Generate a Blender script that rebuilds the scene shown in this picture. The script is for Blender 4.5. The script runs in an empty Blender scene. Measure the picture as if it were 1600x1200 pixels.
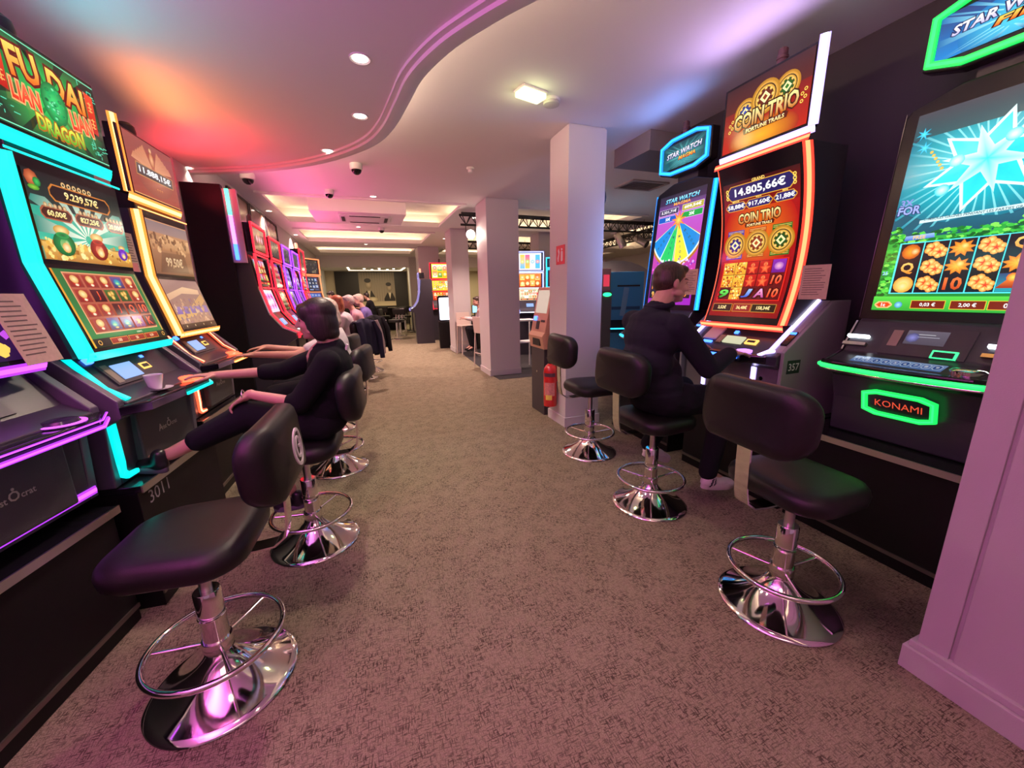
import bpy, bmesh, math, random
import numpy as np
from mathutils import Vector, Matrix, Euler
PI = math.pi
R = math.radians
C = bpy.context.scene.collection
scn = bpy.context.scene
random.seed(7)

# ---------------------------------------------------------------- camera
YAW, PITCH, ROLL, FPX, CAMH = 20.11, 13.145, -1.108, 605.3, 1.55
def cam_axes():
    y, p, r = R(YAW), R(PITCH), R(ROLL)
    f = Vector((math.sin(y)*math.cos(p), math.cos(y)*math.cos(p), -math.sin(p)))
    r0 = Vector((math.cos(y), -math.sin(y), 0)); u0 = r0.cross(f)
    return math.cos(r)*r0 + math.sin(r)*u0, -math.sin(r)*r0 + math.cos(r)*u0, f
_r, _u, _f = cam_axes()
cam = bpy.data.cameras.new('camera'); cam.sensor_width = 36; cam.lens = 36*FPX/1600
cam.clip_start = 0.05; cam.clip_end = 100
camo = bpy.data.objects.new('camera', cam); C.objects.link(camo)
camo.matrix_world = Matrix(((_r.x, _u.x, -_f.x, 0), (_r.y, _u.y, -_f.y, 0), (_r.z, _u.z, -_f.z, CAMH), (0, 0, 0, 1)))
scn.camera = camo

# ---------------------------------------------------------------- world, exposure
w = bpy.data.worlds.new('world'); scn.world = w; w.use_nodes = True
w.node_tree.nodes['Background'].inputs[0].default_value = (0.80, 0.38, 0.62, 1)
w.node_tree.nodes['Background'].inputs[1].default_value = 0.38
scn.view_settings.view_transform = 'Standard'
scn.view_settings.look = 'None'
scn.view_settings.gamma = 1
scn.view_settings.use_curve_mapping = False
scn.view_settings.exposure = 0.0

# ---------------------------------------------------------------- lamps of the room, with added fill
def lamp(name, typ, loc, energy, color, size=0.3, sizey=None, rot=(0, 0, 0), spot=None, blend=0.6):
    l = bpy.data.lights.new(name, typ); l.energy = energy; l.color = color
    if typ == 'AREA':
        l.size = size
        if sizey: l.shape = 'RECTANGLE'; l.size_y = sizey
    elif typ == 'SPOT':
        l.spot_size = R(spot or 100); l.spot_blend = blend; l.shadow_soft_size = size
    else: l.shadow_soft_size = size
    o = bpy.data.objects.new(name, l); C.objects.link(o); o.location = loc; o.rotation_euler = rot
    return o
def glow(loc, aim, energy, color, size=0.08, sizey=0.6, name='coloured_glow'):
    o = lamp(name, 'AREA', loc, energy, color, size, sizey)
    o.rotation_euler = Vector(aim).to_track_quat('-Z', 'X').to_euler(); return o
# led light along the front edge of the toppers (its glow lies on the ceiling in front of them), plus added washes
glow((-1.20, 2.70, 2.62), (0.7, 0.1, 0.7), 1.9, (0.05, 0.90, 1.0), 0.05, 0.9)
glow((-1.28, 3.80, 2.70), (0.7, 0.1, 0.7), 3.6, (1.0, 0.30, 0.09), 0.05, 0.9)
glow((-1.36, 4.65, 2.64), (0.5, 0.3, 0.8), 7.5, (1.0, 0.03, 0.05), 0.05, 0.9)
glow((-1.34, 1.75, 2.62), (0.75, 0.1, 0.65), 7, (0.75, 0.22, 0.95))
glow((-1.34, 0.5, 2.5), (0.12, 0.05, 1.0), 60, (1.0, 0.14, 0.75), 0.7, 1.5)  # added magenta fill for the ceiling
glow((-1.34, -0.8, 2.5), (0.12, 0.05, 1.0), 32, (1.0, 0.16, 0.6), 0.7, 1.5)  # second added magenta fill, behind the camera, likewise without a machine
glow((2.58, 2.20, 2.92), (-0.8, 0, 0.6), 3.2, (0.66, 0.46, 1.0), 0.05, 0.8)
glow((2.82, 3.25, 2.95), (-0.8, 0.1, 0.6), 1.9, (0.20, 0.36, 1.0), 0.05, 0.8)
glow((-1.0, 7.4, 2.5), (0.8, 0, 0.6), 26, (1.0, 0.12, 0.36), 0.1, 3.6)  # added pink wash over the far row, tinting floor and beams
glow((-1.1, 11.5, 2.5), (0.7, 0, 0.7), 24, (1.0, 0.16, 0.40), 0.1, 3.0)  # further added pink wash for the far hall
glow((2.84, 3.66, 2.0), (-0.6, 0.8, 0.0), 5, (0.25, 0.42, 1.0), 1.0, 0.05)  # added blue wash on the column, beside that cabinet's far edge strip
# one added fill behind the camera, no fixture built; then the downlights
lamp('hall_fill_light', 'AREA', (0.2, -1.2, 2.9), 15, (1.0, 0.60, 0.60), 1.6, 1.2)
DOWNLIGHTS = [(0.115, 2.939), (0.106, 3.778), (-0.206, 4.70), (-0.865, 5.395), (-1.70, 5.72)]
for p in DOWNLIGHTS + [(0.0, 1.9), (-0.4, 0.9), (1.0, 0.6)]:
    lamp('downlight_beam', 'SPOT', (p[0], p[1], 2.975), 115 if p[1] > 2.5 else 22, (1.0, 0.78, 0.62), 0.04, spot=125, blend=0.8)
HALL_SPOTS = [(0.02, 10.7), (2.43, 8.9), (2.43, 12.3), (0.2, 14.1), (-1.58, 9.2), (-1.58, 12.4), (4.6, 7.49), (0.3, 7.49), (6.4, 10.7), (4.4, 14.1)]  # two are known fixtures, the rest added to brighten the far floor
for p in HALL_SPOTS:
    lamp('beam_downlight', 'SPOT', (p[0], p[1], 3.16), 360, (1.0, 0.66, 0.57), 0.05, spot=125, blend=0.8)

# ---------------------------------------------------------------- helpers
def lin(c):
    if isinstance(c, str):
        c = c.lstrip('#'); c = [int(c[i:i+2], 16)/255 for i in (0, 2, 4)]
    return tuple((x/12.92 if x <= 0.04045 else ((x+0.055)/1.055)**2.4) for x in c[:3])
_M = {}
def mat(name, col=(0.8, 0.8, 0.8), rough=0.5, metal=0.0, emit=0.0, ecol=None, spec=0.5, bump=0.0, bscale=200, var=0.0, coat=0.0):
    if name in _M: return _M[name]
    m = bpy.data.materials.new(name); m.use_nodes = True; _M[name] = m
    nt = m.node_tree; b = nt.nodes['Principled BSDF']
    if isinstance(col, str): col = lin(col)
    b.inputs['Base Color'].default_value = (*col, 1)
    b.inputs['Roughness'].default_value = rough; b.inputs['Metallic'].default_value = metal
    b.inputs['Specular IOR Level'].default_value = spec
    b.inputs['Coat Weight'].default_value = coat
    if emit:
        e = ecol or col
        if isinstance(e, str): e = lin(e)
        b.inputs['Emission Color'].default_value = (*e, 1); b.inputs['Emission Strength'].default_value = emit
    if bump or var:
        tc = nt.nodes.new('ShaderNodeTexCoord'); n = nt.nodes.new('ShaderNodeTexNoise')
        n.inputs['Scale'].default_value = bscale; n.inputs['Detail'].default_value = 3
        nt.links.new(tc.outputs['Object'], n.inputs['Vector'])
        if bump:
            bp = nt.nodes.new('ShaderNodeBump'); bp.inputs['Strength'].default_value = bump; bp.inputs['Distance'].default_value = 0.002
            nt.links.new(n.outputs['Fac'], bp.inputs['Height']); nt.links.new(bp.outputs['Normal'], b.inputs['Normal'])
        if var:
            r = nt.nodes.new('ShaderNodeMapRange'); r.inputs[3].default_value = 1-var; r.inputs[4].default_value = 1+var
            mx = nt.nodes.new('ShaderNodeMix'); mx.data_type = 'RGBA'; mx.blend_type = 'MULTIPLY'; mx.inputs[0].default_value = 1
            mx.inputs[6].default_value = (*col, 1)
            nt.links.new(n.outputs['Fac'], r.inputs[0]); nt.links.new(r.outputs[0], mx.inputs[7]); nt.links.new(mx.outputs[2], b.inputs['Base Color'])
    return m
def neon(name, col=None, s=2.2):
    return mat('neon_'+name, (0.02, 0.02, 0.02), 0.3, emit=s, ecol=col)

def duo(name, edge, core, s=2.2, sc=None): return [neon(name+'_edge', edge, s), neon(name+'_core', core, sc or s*1.15)]
def tag(o, label, cat, group=None, kind=None):
    o['label'] = label; o['category'] = cat
    if group: o['group'] = group
    if kind: o['kind'] = kind
    return o
def thing(name, label, cat, loc=(0, 0, 0), rz=0.0, group=None):
    o = bpy.data.objects.new(name, None); C.objects.link(o); o.empty_display_size = 0.1
    o.location = loc; o.rotation_euler = (0, 0, rz)
    return tag(o, label, cat, group)
def children(o): return [c for c in bpy.data.objects if c.parent == o]
def copy_tree(o, label, loc, rz, group=None):
    kids = children(o)
    c = o.copy(); C.objects.link(c); c.location = loc; c.rotation_euler = (0, 0, rz); c['label'] = label
    if group: c['group'] = group
    for k in kids:
        gk = children(k); d = k.copy(); C.objects.link(d); d.parent = c
        for g in gk: e = g.copy(); C.objects.link(e); e.parent = d
    return c

class MB:
    """collects shapes, builds one mesh object"""
    def __init__(s): s.v = []; s.f = []; s.m = []; s.cur = 0
    def add(s, vs, fs):
        b = len(s.v); s.v += [tuple(v) for v in vs]; s.f += [[b+i for i in f] for f in fs]; s.m += [s.cur]*len(fs); return s
    def mat(s, i): s.cur = i; return s
    def box(s, c, d, rot=None):
        x, y, z = d[0]/2, d[1]/2, d[2]/2
        vs = [Vector((a*x, b*y, e*z)) for e in (-1, 1) for b in (-1, 1) for a in (-1, 1)]
        if rot: M = Euler(rot).to_matrix(); vs = [M @ v for v in vs]
        vs = [v+Vector(c) for v in vs]
        return s.add(vs, [(0, 2, 3, 1), (4, 5, 7, 6), (0, 1, 5, 4), (1, 3, 7, 5), (3, 2, 6, 7), (2, 0, 4, 6)])
    def bb(s, x0, x1, y0, y1, z0, z1): return s.box(((x0+x1)/2, (y0+y1)/2, (z0+z1)/2), (abs(x1-x0), abs(y1-y0), abs(z1-z0)))
    def prism(s, poly, a0, a1, axis='x'):
        n = len(poly); P = []
        for a in (a0, a1):
            for p in poly:
                P.append((a, p[0], p[1]) if axis == 'x' else ((p[0], a, p[1]) if axis == 'y' else (p[0], p[1], a)))
        return s.add(P, [list(range(n))[::-1], list(range(n, 2*n))] + [(i, (i+1) % n, n+(i+1) % n, n+i) for i in range(n)])
    def lathe(s, prof, c=(0, 0, 0), n=32, cap=True):
        vs = []; fs = []
        for (r, z) in prof:
            for k in range(n): a = 2*PI*k/n; vs.append((c[0]+r*math.cos(a), c[1]+r*math.sin(a), c[2]+z))
        for i in range(len(prof)-1):
            for k in range(n): q = (k+1) % n; fs.append((i*n+k, i*n+q, (i+1)*n+q, (i+1)*n+k))
        if cap: fs.append(list(range(n))[::-1]); fs.append([(len(prof)-1)*n+k for k in range(n)])
        return s.add(vs, fs)
    def tube(s, pts, r, n=10, closed=False):
        pts = [Vector(p) for p in pts]; N = len(pts); rs = r if isinstance(r, (list, tuple)) else [r]*N
        vs = []; fs = []; prev = None
        for i, p in enumerate(pts):
            t = (pts[(i+1) % N]-pts[i-1]) if closed else (pts[min(i+1, N-1)]-pts[max(i-1, 0)])
            t.normalize()
            if prev is None:
                a = Vector((0, 0, 1)) if abs(t.z) < 0.9 else Vector((1, 0, 0)); u = t.cross(a).normalized()
            else: u = (prev - t*prev.dot(t)).normalized()
            prev = u; q = t.cross(u)
            for k in range(n): a = 2*PI*k/n; vs.append(p+rs[i]*(math.cos(a)*u+math.sin(a)*q))
        for i in range(N if closed else N-1):
            j = (i+1) % N
            for k in range(n): m = (k+1) % n; fs.append((i*n+k, i*n+m, j*n+m, j*n+k))
        if not closed: fs.append(list(range(n))[::-1]); fs.append([(N-1)*n+k for k in range(n)])
        return s.add(vs, fs)
    def cyl(s, p0, p1, r, r1=None, n=16): return s.tube([p0, p1], [r, r if r1 is None else r1], n)
    def ell(s, c, rad, M=None, n=16):
        vs = []; fs = []; h = n//2
        for i in range(1, h):
            for k in range(n):
                a = 2*PI*k/n; b = PI*i/h; vs.append((rad[0]*math.sin(b)*math.cos(a), rad[1]*math.sin(b)*math.sin(a), rad[2]*math.cos(b)))
        vs += [(0, 0, rad[2]), (0, 0, -rad[2])]; t = len(vs)-2
        for i in range(h-2):
            for k in range(n): q = (k+1) % n; fs.append((i*n+k, (i+1)*n+k, (i+1)*n+q, i*n+q))
        for k in range(n): q = (k+1) % n; fs.append((t, k, q)); fs.append((t+1, (h-2)*n+q, (h-2)*n+k))
        vs = [Vector(v) for v in vs]
        if M is not None: vs = [M @ v for v in vs]
        return s.add([v+Vector(c) for v in vs], fs)
    def ribbon(s, pts, wv, nv, t=0.01):
        """flat strip: pts one edge, wv width vector (one or per point), nv thickness direction(s)"""
        N = len(pts); W = wv if isinstance(wv, list) else [wv]*N; NV = nv if isinstance(nv, list) else [nv]*N
        vs = []
        for p, a, b in zip(pts, W, NV):
            p = Vector(p); a = Vector(a); b = Vector(b).normalized()*t
            vs += [p, p+a, p+a+b, p+b]
        fs = [(0, 3, 2, 1), tuple(4*(N-1)+i for i in (0, 1, 2, 3))]
        for i in range(N-1):
            for k in range(4): q = (k+1) % 4; fs.append((4*i+k, 4*i+q, 4*i+4+q, 4*i+4+k))
        return s.add(vs, fs)
    def nrib(s, pts, wv, nv, t=0.003):
        """light strip: coloured diffuser with a brighter middle"""
        s.mat(0).ribbon(pts, wv, nv, t); W = wv if isinstance(wv, list) else [wv]*len(pts)
        q = [Vector(p)+Vector(a)*0.28 for p, a in zip(pts, W)]
        s.mat(1).ribbon(q, [Vector(a)*0.44 for a in W], nv, t+0.0012); s.mat(0); return s
    def frame2d(s, outer, inner, z0, z1, fn):
        """ring between two equal-length 2d loops, fn(u,v,h)->3d"""
        n = len(outer)
        vs = [fn(*p, z0) for p in outer]+[fn(*p, z0) for p in inner]+[fn(*p, z1) for p in outer]+[fn(*p, z1) for p in inner]
        fs = []
        for i in range(n):
            j = (i+1) % n
            fs += [(i, n+i, n+j, j), (2*n+i, 2*n+j, 3*n+j, 3*n+i), (i, j, 2*n+j, 2*n+i), (n+i, 3*n+i, 3*n+j, n+j)]
        return s.add(vs, fs)
    def mesh(s, name, mats, smooth=30):
        me = bpy.data.meshes.new(name); me.from_pydata(s.v, [], s.f)
        bm = bmesh.new(); bm.from_mesh(me); bmesh.ops.recalc_face_normals(bm, faces=bm.faces); 
        bm.to_mesh(me); bm.free()
        for m in (mats if isinstance(mats, (list, tuple)) else [mats]): me.materials.append(m)
        if len(me.polygons) == len(s.m): me.polygons.foreach_set('material_index', s.m)
        if smooth:
            me.polygons.foreach_set('use_smooth', [True]*len(me.polygons)); me.set_sharp_from_angle(angle=R(smooth))
        return me
    def build(s, name, mats, parent=None, smooth=30, bevel=0.0, seg=2, loc=None):
        o = bpy.data.objects.new(name, s.mesh(name, mats, smooth)); C.objects.link(o); o.parent = parent
        if loc: o.location = loc
        if bevel:
            b = o.modifiers.new('bevel', 'BEVEL'); b.width = bevel; b.segments = seg; b.limit_method = 'ANGLE'; b.angle_limit = R(35)
            b.harden_normals = False
        return o
def struct(mb, name, m, **k):
    o = mb.build(name, m, **k); o['kind'] = 'structure'; return o
def rrect(w, h, r, n=5, cx=0, cy=0):
    P = []
    for (sx, sy, a0) in ((1, 1, 0), (-1, 1, 90), (-1, -1, 180), (1, -1, 270)):
        for k in range(n+1):
            a = R(a0+90*k/n); P.append((cx+sx*(w/2-r)+r*math.cos(a), cy+sy*(h/2-r)+r*math.sin(a)))
    return P
def bez(p0, p1, p2, n=8):
    p0, p1, p2 = Vector(p0), Vector(p1), Vector(p2)
    return [((1-t)**2*p0+2*t*(1-t)*p1+t*t*p2) for t in [i/n for i in range(n+1)]]
def catmull(P, n=6):
    P = [Vector(p) for p in P]; Q = [P[0]*2-P[1]]+P+[P[-1]*2-P[-2]]; out = []
    for i in range(1, len(Q)-2):
        a, b, c, d = Q[i-1:i+3]
        for k in range(n):
            t = k/n; out.append(0.5*((2*b)+(c-a)*t+(2*a-5*b+4*c-d)*t*t+(3*b-a-3*c+d)*t**3))
    return out+[P[-1]]

# ---------------------------------------------------------------- screens: pictures drawn from small coloured shapes
def screen_mat(strength):
    k = 'screen_%g' % strength
    if k in _M: return _M[k]
    m = bpy.data.materials.new(k); m.use_nodes = True; _M[k] = m
    nt = m.node_tree; b = nt.nodes['Principled BSDF']
    a = nt.nodes.new('ShaderNodeAttribute'); a.attribute_name = 'Col'
    b.inputs['Base Color'].default_value = (0.01, 0.01, 0.01, 1); b.inputs['Roughness'].default_value = 0.12
    nt.links.new(a.outputs['Color'], b.inputs['Emission Color']); b.inputs['Emission Strength'].default_value = strength
    return m
_T = {}
def glyphs(s, bold=0.02, shear=0.0):
    bold = min(bold, 0.10 if bold > 0.075 else 0.03)
    k = (s, bold, shear)
    if k not in _T:
        cu = bpy.data.curves.new('lettering', 'FONT'); cu.body = s; cu.offset = bold; cu.shear = shear; cu.resolution_u = 2
        ob = bpy.data.objects.new('lettering', cu); me = ob.to_mesh()
        vs = np.array([v.co[:] for v in me.vertices]); fs = [list(p.vertices) for p in me.polygons]
        ob.to_mesh_clear(); bpy.data.objects.remove(ob); bpy.data.curves.remove(cu)
        _T[k] = (vs, fs)
    return _T[k]
class Canvas:
    def __init__(s, w, h, fn, step=0.0001): s.w = w; s.h = h; s.fn = fn; s.v = []; s.f = []; s.c = []; s.l = 0; s.step = step
    def _add(s, pts, fs, cols):
        b = len(s.v); s.l += 1; d = s.l*s.step
        s.v += [(p[0], p[1], d) for p in pts]; s.f += [[b+i for i in f] for f in fs]; s.c += cols
    def rect(s, u0, v0, u1, v1, c, c2=None, nv=None):
        c = lin(c); c2 = lin(c2) if c2 else c; nv = nv or max(1, int(abs(v1-v0)/0.06)); pts = []; cols = []
        for i in range(nv+1):
            t = i/nv; v = v0+(v1-v0)*t; q = tuple(a+(b-a)*t for a, b in zip(c, c2)); pts += [(u0, v), (u1, v)]; cols += [q, q]
        s._add(pts, [(2*i, 2*i+1, 2*i+3, 2*i+2) for i in range(nv)], cols)
    def poly(s, pts, c, c2=None):
        c = lin(c); c2 = lin(c2) if c2 else c; vs = [p[1] for p in pts]; a, b = min(vs), max(vs)
        s._add(pts, [list(range(len(pts)))], [tuple(x+(y-x)*((p[1]-a)/(b-a+1e-9)) for x, y in zip(c, c2)) for p in pts])
    def disc(s, x, y, r, c, ce=None, n=18, sy=1.0, a0=0, a1=360):
        c = lin(c); ce = lin(ce) if ce else c
        pts = [(x, y)]+[(x+r*math.cos(R(a0+(a1-a0)*k/n)), y+sy*r*math.sin(R(a0+(a1-a0)*k/n))) for k in range(n+1)]
        s._add(pts, [(0, k+1, k+2) for k in range(n)], [c]+[ce]*(n+1))
    def ring(s, x, y, r0, r1, c, ce=None, n=20, sy=1.0):
        c = lin(c); ce = lin(ce) if ce else c
        pts = [(x+r*math.cos(2*PI*k/n), y+sy*r*math.sin(2*PI*k/n)) for r in (r0, r1) for k in range(n)]
        s._add(pts, [(k, (k+1) % n, n+(k+1) % n, n+k) for k in range(n)], [c]*n+[ce]*n)
    def star(s, x, y, r0, r1, n, c, ce=None, rot=90, sx=1.0):
        c = lin(c); ce = lin(ce) if ce else c
        pts = [(x, y)]+[(x+sx*(r1 if k % 2 == 0 else r0)*math.cos(R(rot+180*k/n)), y+(r1 if k % 2 == 0 else r0)*math.sin(R(rot+180*k/n))) for k in range(2*n)]
        s._add(pts, [(0, k+1, (k+1) % (2*n)+1) for k in range(2*n)], [c]+[ce]*(2*n))
    def rays(s, x, y, r0, r1, n, c, ce, w=0.5, rot=0, a=360):
        c = lin(c); ce = lin(ce); pts = []; fs = []; cols = []
        for k in range(n):
            t = R(rot+a*k/n); d = R(a/n*w/2); b = len(pts)
            for q in [(x+r0*math.cos(t-d), y+r0*math.sin(t-d)), (x+r1*math.cos(t-d), y+r1*math.sin(t-d)), (x+r1*math.cos(t+d), y+r1*math.sin(t+d)), (x+r0*math.cos(t+d), y+r0*math.sin(t+d))]:
                pts.append((min(max(q[0], 0), s.w), min(max(q[1], 0), s.h)))
            fs.append((b, b+1, b+2, b+3)); cols += [c, ce, ce, c]
        s._add(pts, fs, cols)
    def frame(s, u0, v0, u1, v1, t, c):
        c = lin(c); o = [(u0, v0), (u1, v0), (u1, v1), (u0, v1)]; i = [(u0+t, v0+t), (u1-t, v0+t), (u1-t, v1-t), (u0+t, v1-t)]
        s._add(o+i, [(k, (k+1) % 4, 4+(k+1) % 4, 4+k) for k in range(4)], [c]*8)
    def plaque(s, x, y, w, h, border, fill, cut=0.3, t=0.006):
        k = h*cut
        for (W, H, col) in ((w, h, border), (w-2*t, h-2*t, fill)):
            s.poly([(x-W/2+k, y-H/2), (x+W/2-k, y-H/2), (x+W/2, y-H/2+k), (x+W/2, y+H/2-k), (x+W/2-k, y+H/2), (x-W/2+k, y+H/2), (x-W/2, y+H/2-k), (x-W/2, y-H/2+k)], col)
    def text(s, t, x, y, h, c, c2=None, w=None, bold=0.02, shear=0.0, rot=0, edge=None, ew=0.05, arc=0.0):
        def put(bld, ca, cb):
            vs, fs = glyphs(t, bld, shear)
            if not len(vs): return
            v0, _ = glyphs(t, 0.0, shear); mn, mx = v0.min(0), v0.max(0); sc = h/(mx[1]-mn[1]); sx = sc if not w else w/(mx[0]-mn[0])
            ca = lin(ca); cb = lin(cb) if cb else ca; pts = []; cols = []
            for p in vs:
                a = (p[0]-(mn[0]+mx[0])/2)*sx; b = (p[1]-(mn[1]+mx[1])/2)*sc; tt = min(max((p[1]-mn[1])/(mx[1]-mn[1]), 0), 1)
                b -= arc*a*a
                q = (x+a*math.cos(R(rot))-b*math.sin(R(rot)), y+a*math.sin(R(rot))+b*math.cos(R(rot)))
                pts.append((min(max(q[0], 0), s.w), min(max(q[1], 0), s.h))); cols.append(tuple(m+(n-m)*tt for m, n in zip(ca, cb)))
            s._add(pts, fs, cols)
        if edge: put(bold+ew, edge, None)
        put(bold, c, c2)
    def speck(s, u0, v0, u1, v1, n, cols, size=0.01, seed=1, long=1.0):
        rn = random.Random(seed); s.l += 1
        for i in range(n):
            x, y = rn.uniform(u0, u1), rn.uniform(v0, v1); r = size*rn.uniform(.5, 1.3); k = rn.choice((4, 5, 6)); a0 = rn.uniform(0, 6)
            s.l -= 1
            if i % 12 == 0: s.l += 1
            pts = [(min(max(x+r*long*math.cos(a0+2*PI*j/k), 0), s.w), min(max(y+r*math.sin(a0+2*PI*j/k), 0), s.h)) for j in range(k)]
            s._add(pts, [list(range(k))], [lin(rn.choice(cols))]*k)
    def build(s, name, strength, parent=None, cut=0.0):
        me = bpy.data.meshes.new(name); me.from_pydata(s.v, [], s.f)
        ca = me.color_attributes.new('Col', 'FLOAT_COLOR', 'POINT')
        ca.data.foreach_set('color', np.hstack([np.array(s.c, dtype=np.float32), np.ones((len(s.c), 1), np.float32)]).ravel())
        bm = bmesh.new(); bm.from_mesh(me)
        for (co, no) in (((0, 0, 0), (-1, 0, 0)), ((s.w, 0, 0), (1, 0, 0)), ((0, 0, 0), (0, -1, 0)), ((0, s.h, 0), (0, 1, 0))):
            bmesh.ops.bisect_plane(bm, geom=bm.verts[:]+bm.edges[:]+bm.faces[:], plane_co=co, plane_no=no, clear_outer=True, dist=1e-6)
        if cut:
            for k in range(1, int(s.h/cut)+1): bmesh.ops.bisect_plane(bm, geom=bm.verts[:]+bm.edges[:]+bm.faces[:], plane_co=(0, cut*k, 0), plane_no=(0, 1, 0), dist=1e-6)
        for v in bm.verts: v.co = s.fn(v.co.x, v.co.y, v.co.z)
        bm.to_mesh(me); bm.free()
        me.materials.append(screen_mat(strength))
        o = bpy.data.objects.new(name, me); C.objects.link(o); o.parent = parent
        return o
def flat_fn(ox, y0, z0, y1, z1, h):
    """screen plane: u along local x from ox; v runs (y0,z0)->(y1,z1); normal towards the player (-y)"""
    d = Vector((0, y1-y0, z1-z0)).normalized(); n = Vector((0, -d.z, d.y))
    return lambda u, v, q: tuple(Vector((ox+u, y0, z0))+d*v+n*(q+0.0025))

# ---------------------------------------------------------------- common materials
BLK = mat('black_plastic', (0.012, 0.011, 0.014), 0.35)
BLKG = mat('black_gloss', (0.010, 0.009, 0.012), 0.12)
BLKM = mat('black_laminate', (0.006, 0.005, 0.006), 0.45, var=0.3, bscale=30, spec=0.25)
CHR = mat('chrome', (0.80, 0.78, 0.76), 0.07, 1.0)
STEEL = mat('brushed_steel', (0.55, 0.53, 0.52), 0.28, 1.0)
LEA = mat('black_leather', (0.009, 0.008, 0.008), 0.40, bump=0.25, bscale=350, spec=0.35)
WHT = mat('white_plastic', (0.75, 0.74, 0.72), 0.4)
PAPER = mat('brown_paper', (0.58, 0.44, 0.32), 0.8, var=0.15, bscale=60)
GREY = mat('grey_metal', (0.20, 0.20, 0.22), 0.4, 0.3)
# ================================================================ the room
def carpet():
    m = bpy.data.materials.new('carpet'); m.use_nodes = True; nt = m.node_tree; b = nt.nodes['Principled BSDF']; L = nt.links.new
    tc = nt.nodes.new('ShaderNodeTexCoord')
    def noise(sx, sy, det=2, rot=0.0):
        mp = nt.nodes.new('ShaderNodeMapping'); mp.inputs['Scale'].default_value = (sx, sy, 1); mp.inputs['Rotation'].default_value = (0, 0, rot)
        n = nt.nodes.new('ShaderNodeTexNoise'); n.inputs['Scale'].default_value = 1; n.inputs['Detail'].default_value = det
        L(tc.outputs['Object'], mp.inputs[0]); L(mp.outputs[0], n.inputs['Vector']); return n.outputs['Fac']
    def ramp(src, p0, p1, inv=False):
        r = nt.nodes.new('ShaderNodeMapRange'); r.inputs[1].default_value = p0; r.inputs[2].default_value = p1
        if inv: r.inputs[3].default_value = 1; r.inputs[4].default_value = 0
        L(src, r.inputs[0]); return r.outputs[0]
    def mth(op, a, c):
        n = nt.nodes.new('ShaderNodeMath'); n.operation = op
        for i, x in enumerate((a, c)):
            if isinstance(x, (int, float)): n.inputs[i].default_value = x
            else: L(x, n.inputs[i])
        return n.outputs[0]
    def mix(f, a, c):
        n = nt.nodes.new('ShaderNodeMix'); n.data_type = 'RGBA'; L(f, n.inputs[0])
        for i, x in ((6, a), (7, c)):
            if isinstance(x, tuple): n.inputs[i].default_value = (*x, 1)
            else: L(x, n.inputs[i])
        return n.outputs[2]
    d1 = ramp(noise(36, 190), 0.52, 0.62); d2 = ramp(noise(190, 36), 0.52, 0.62)
    patch = ramp(noise(9, 9, 3), 0.36, 0.62); big = ramp(noise(1.3, 1.3, 2), 0.3, 0.7)
    dash = mth('MULTIPLY', mth('MAXIMUM', d1, d2), mth('ADD', mth('MULTIPLY', patch, 0.6), 0.4))
    fine = ramp(noise(260, 260, 2), 0.3, 0.7)
    base = mix(fine, lin('#7c745f'), lin('#a9a087'))
    base = mix(mth('MULTIPLY', big, 0.35), base, lin('#877862'))
    col = mix(mth('MULTIPLY', dash, 0.82), base, lin('#352a22'))
    # darker blotch with a noisy edge, mixed into the colour beside the pillar
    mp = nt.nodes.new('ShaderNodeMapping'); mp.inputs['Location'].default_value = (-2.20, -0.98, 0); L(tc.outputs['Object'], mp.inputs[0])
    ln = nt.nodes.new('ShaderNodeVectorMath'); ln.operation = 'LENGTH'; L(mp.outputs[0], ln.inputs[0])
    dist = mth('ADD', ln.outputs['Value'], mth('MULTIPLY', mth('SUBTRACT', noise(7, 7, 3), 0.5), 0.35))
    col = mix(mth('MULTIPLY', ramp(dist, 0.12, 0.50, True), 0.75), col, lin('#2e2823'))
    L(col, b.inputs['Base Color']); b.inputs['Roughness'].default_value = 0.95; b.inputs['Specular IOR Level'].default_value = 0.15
    bp = nt.nodes.new('ShaderNodeBump'); bp.inputs['Strength'].default_value = 0.6; bp.inputs['Distance'].default_value = 0.004
    L(mth('ADD', fine, mth('MULTIPLY', dash, -0.6)), bp.inputs['Height']); L(bp.outputs['Normal'], b.inputs['Normal'])
    return m
WALLW = mat('wall_paint', (0.62, 0.60, 0.60), 0.75, bump=0.15, bscale=120)
CEILM = mat('ceiling_paint', (0.80, 0.77, 0.77), 0.85)
COLM = mat('column_paint', (0.58, 0.56, 0.56), 0.6, bump=0.1, bscale=150)
DARKW = mat('aubergine_wall', (0.030, 0.022, 0.034), 0.6, bump=0.1, bscale=90)
PLYW = mat('pillar_paint', (0.46, 0.42, 0.44), 0.7, bump=0.35, bscale=220)

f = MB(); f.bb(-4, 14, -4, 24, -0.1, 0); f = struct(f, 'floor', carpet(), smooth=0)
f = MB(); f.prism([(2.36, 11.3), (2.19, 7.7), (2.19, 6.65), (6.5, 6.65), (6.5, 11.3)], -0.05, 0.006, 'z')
struct(f, 'floor_dark_carpet', mat('dark_carpet', (0.028, 0.026, 0.030), 0.95, var=0.4, bscale=120), smooth=0)

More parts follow.
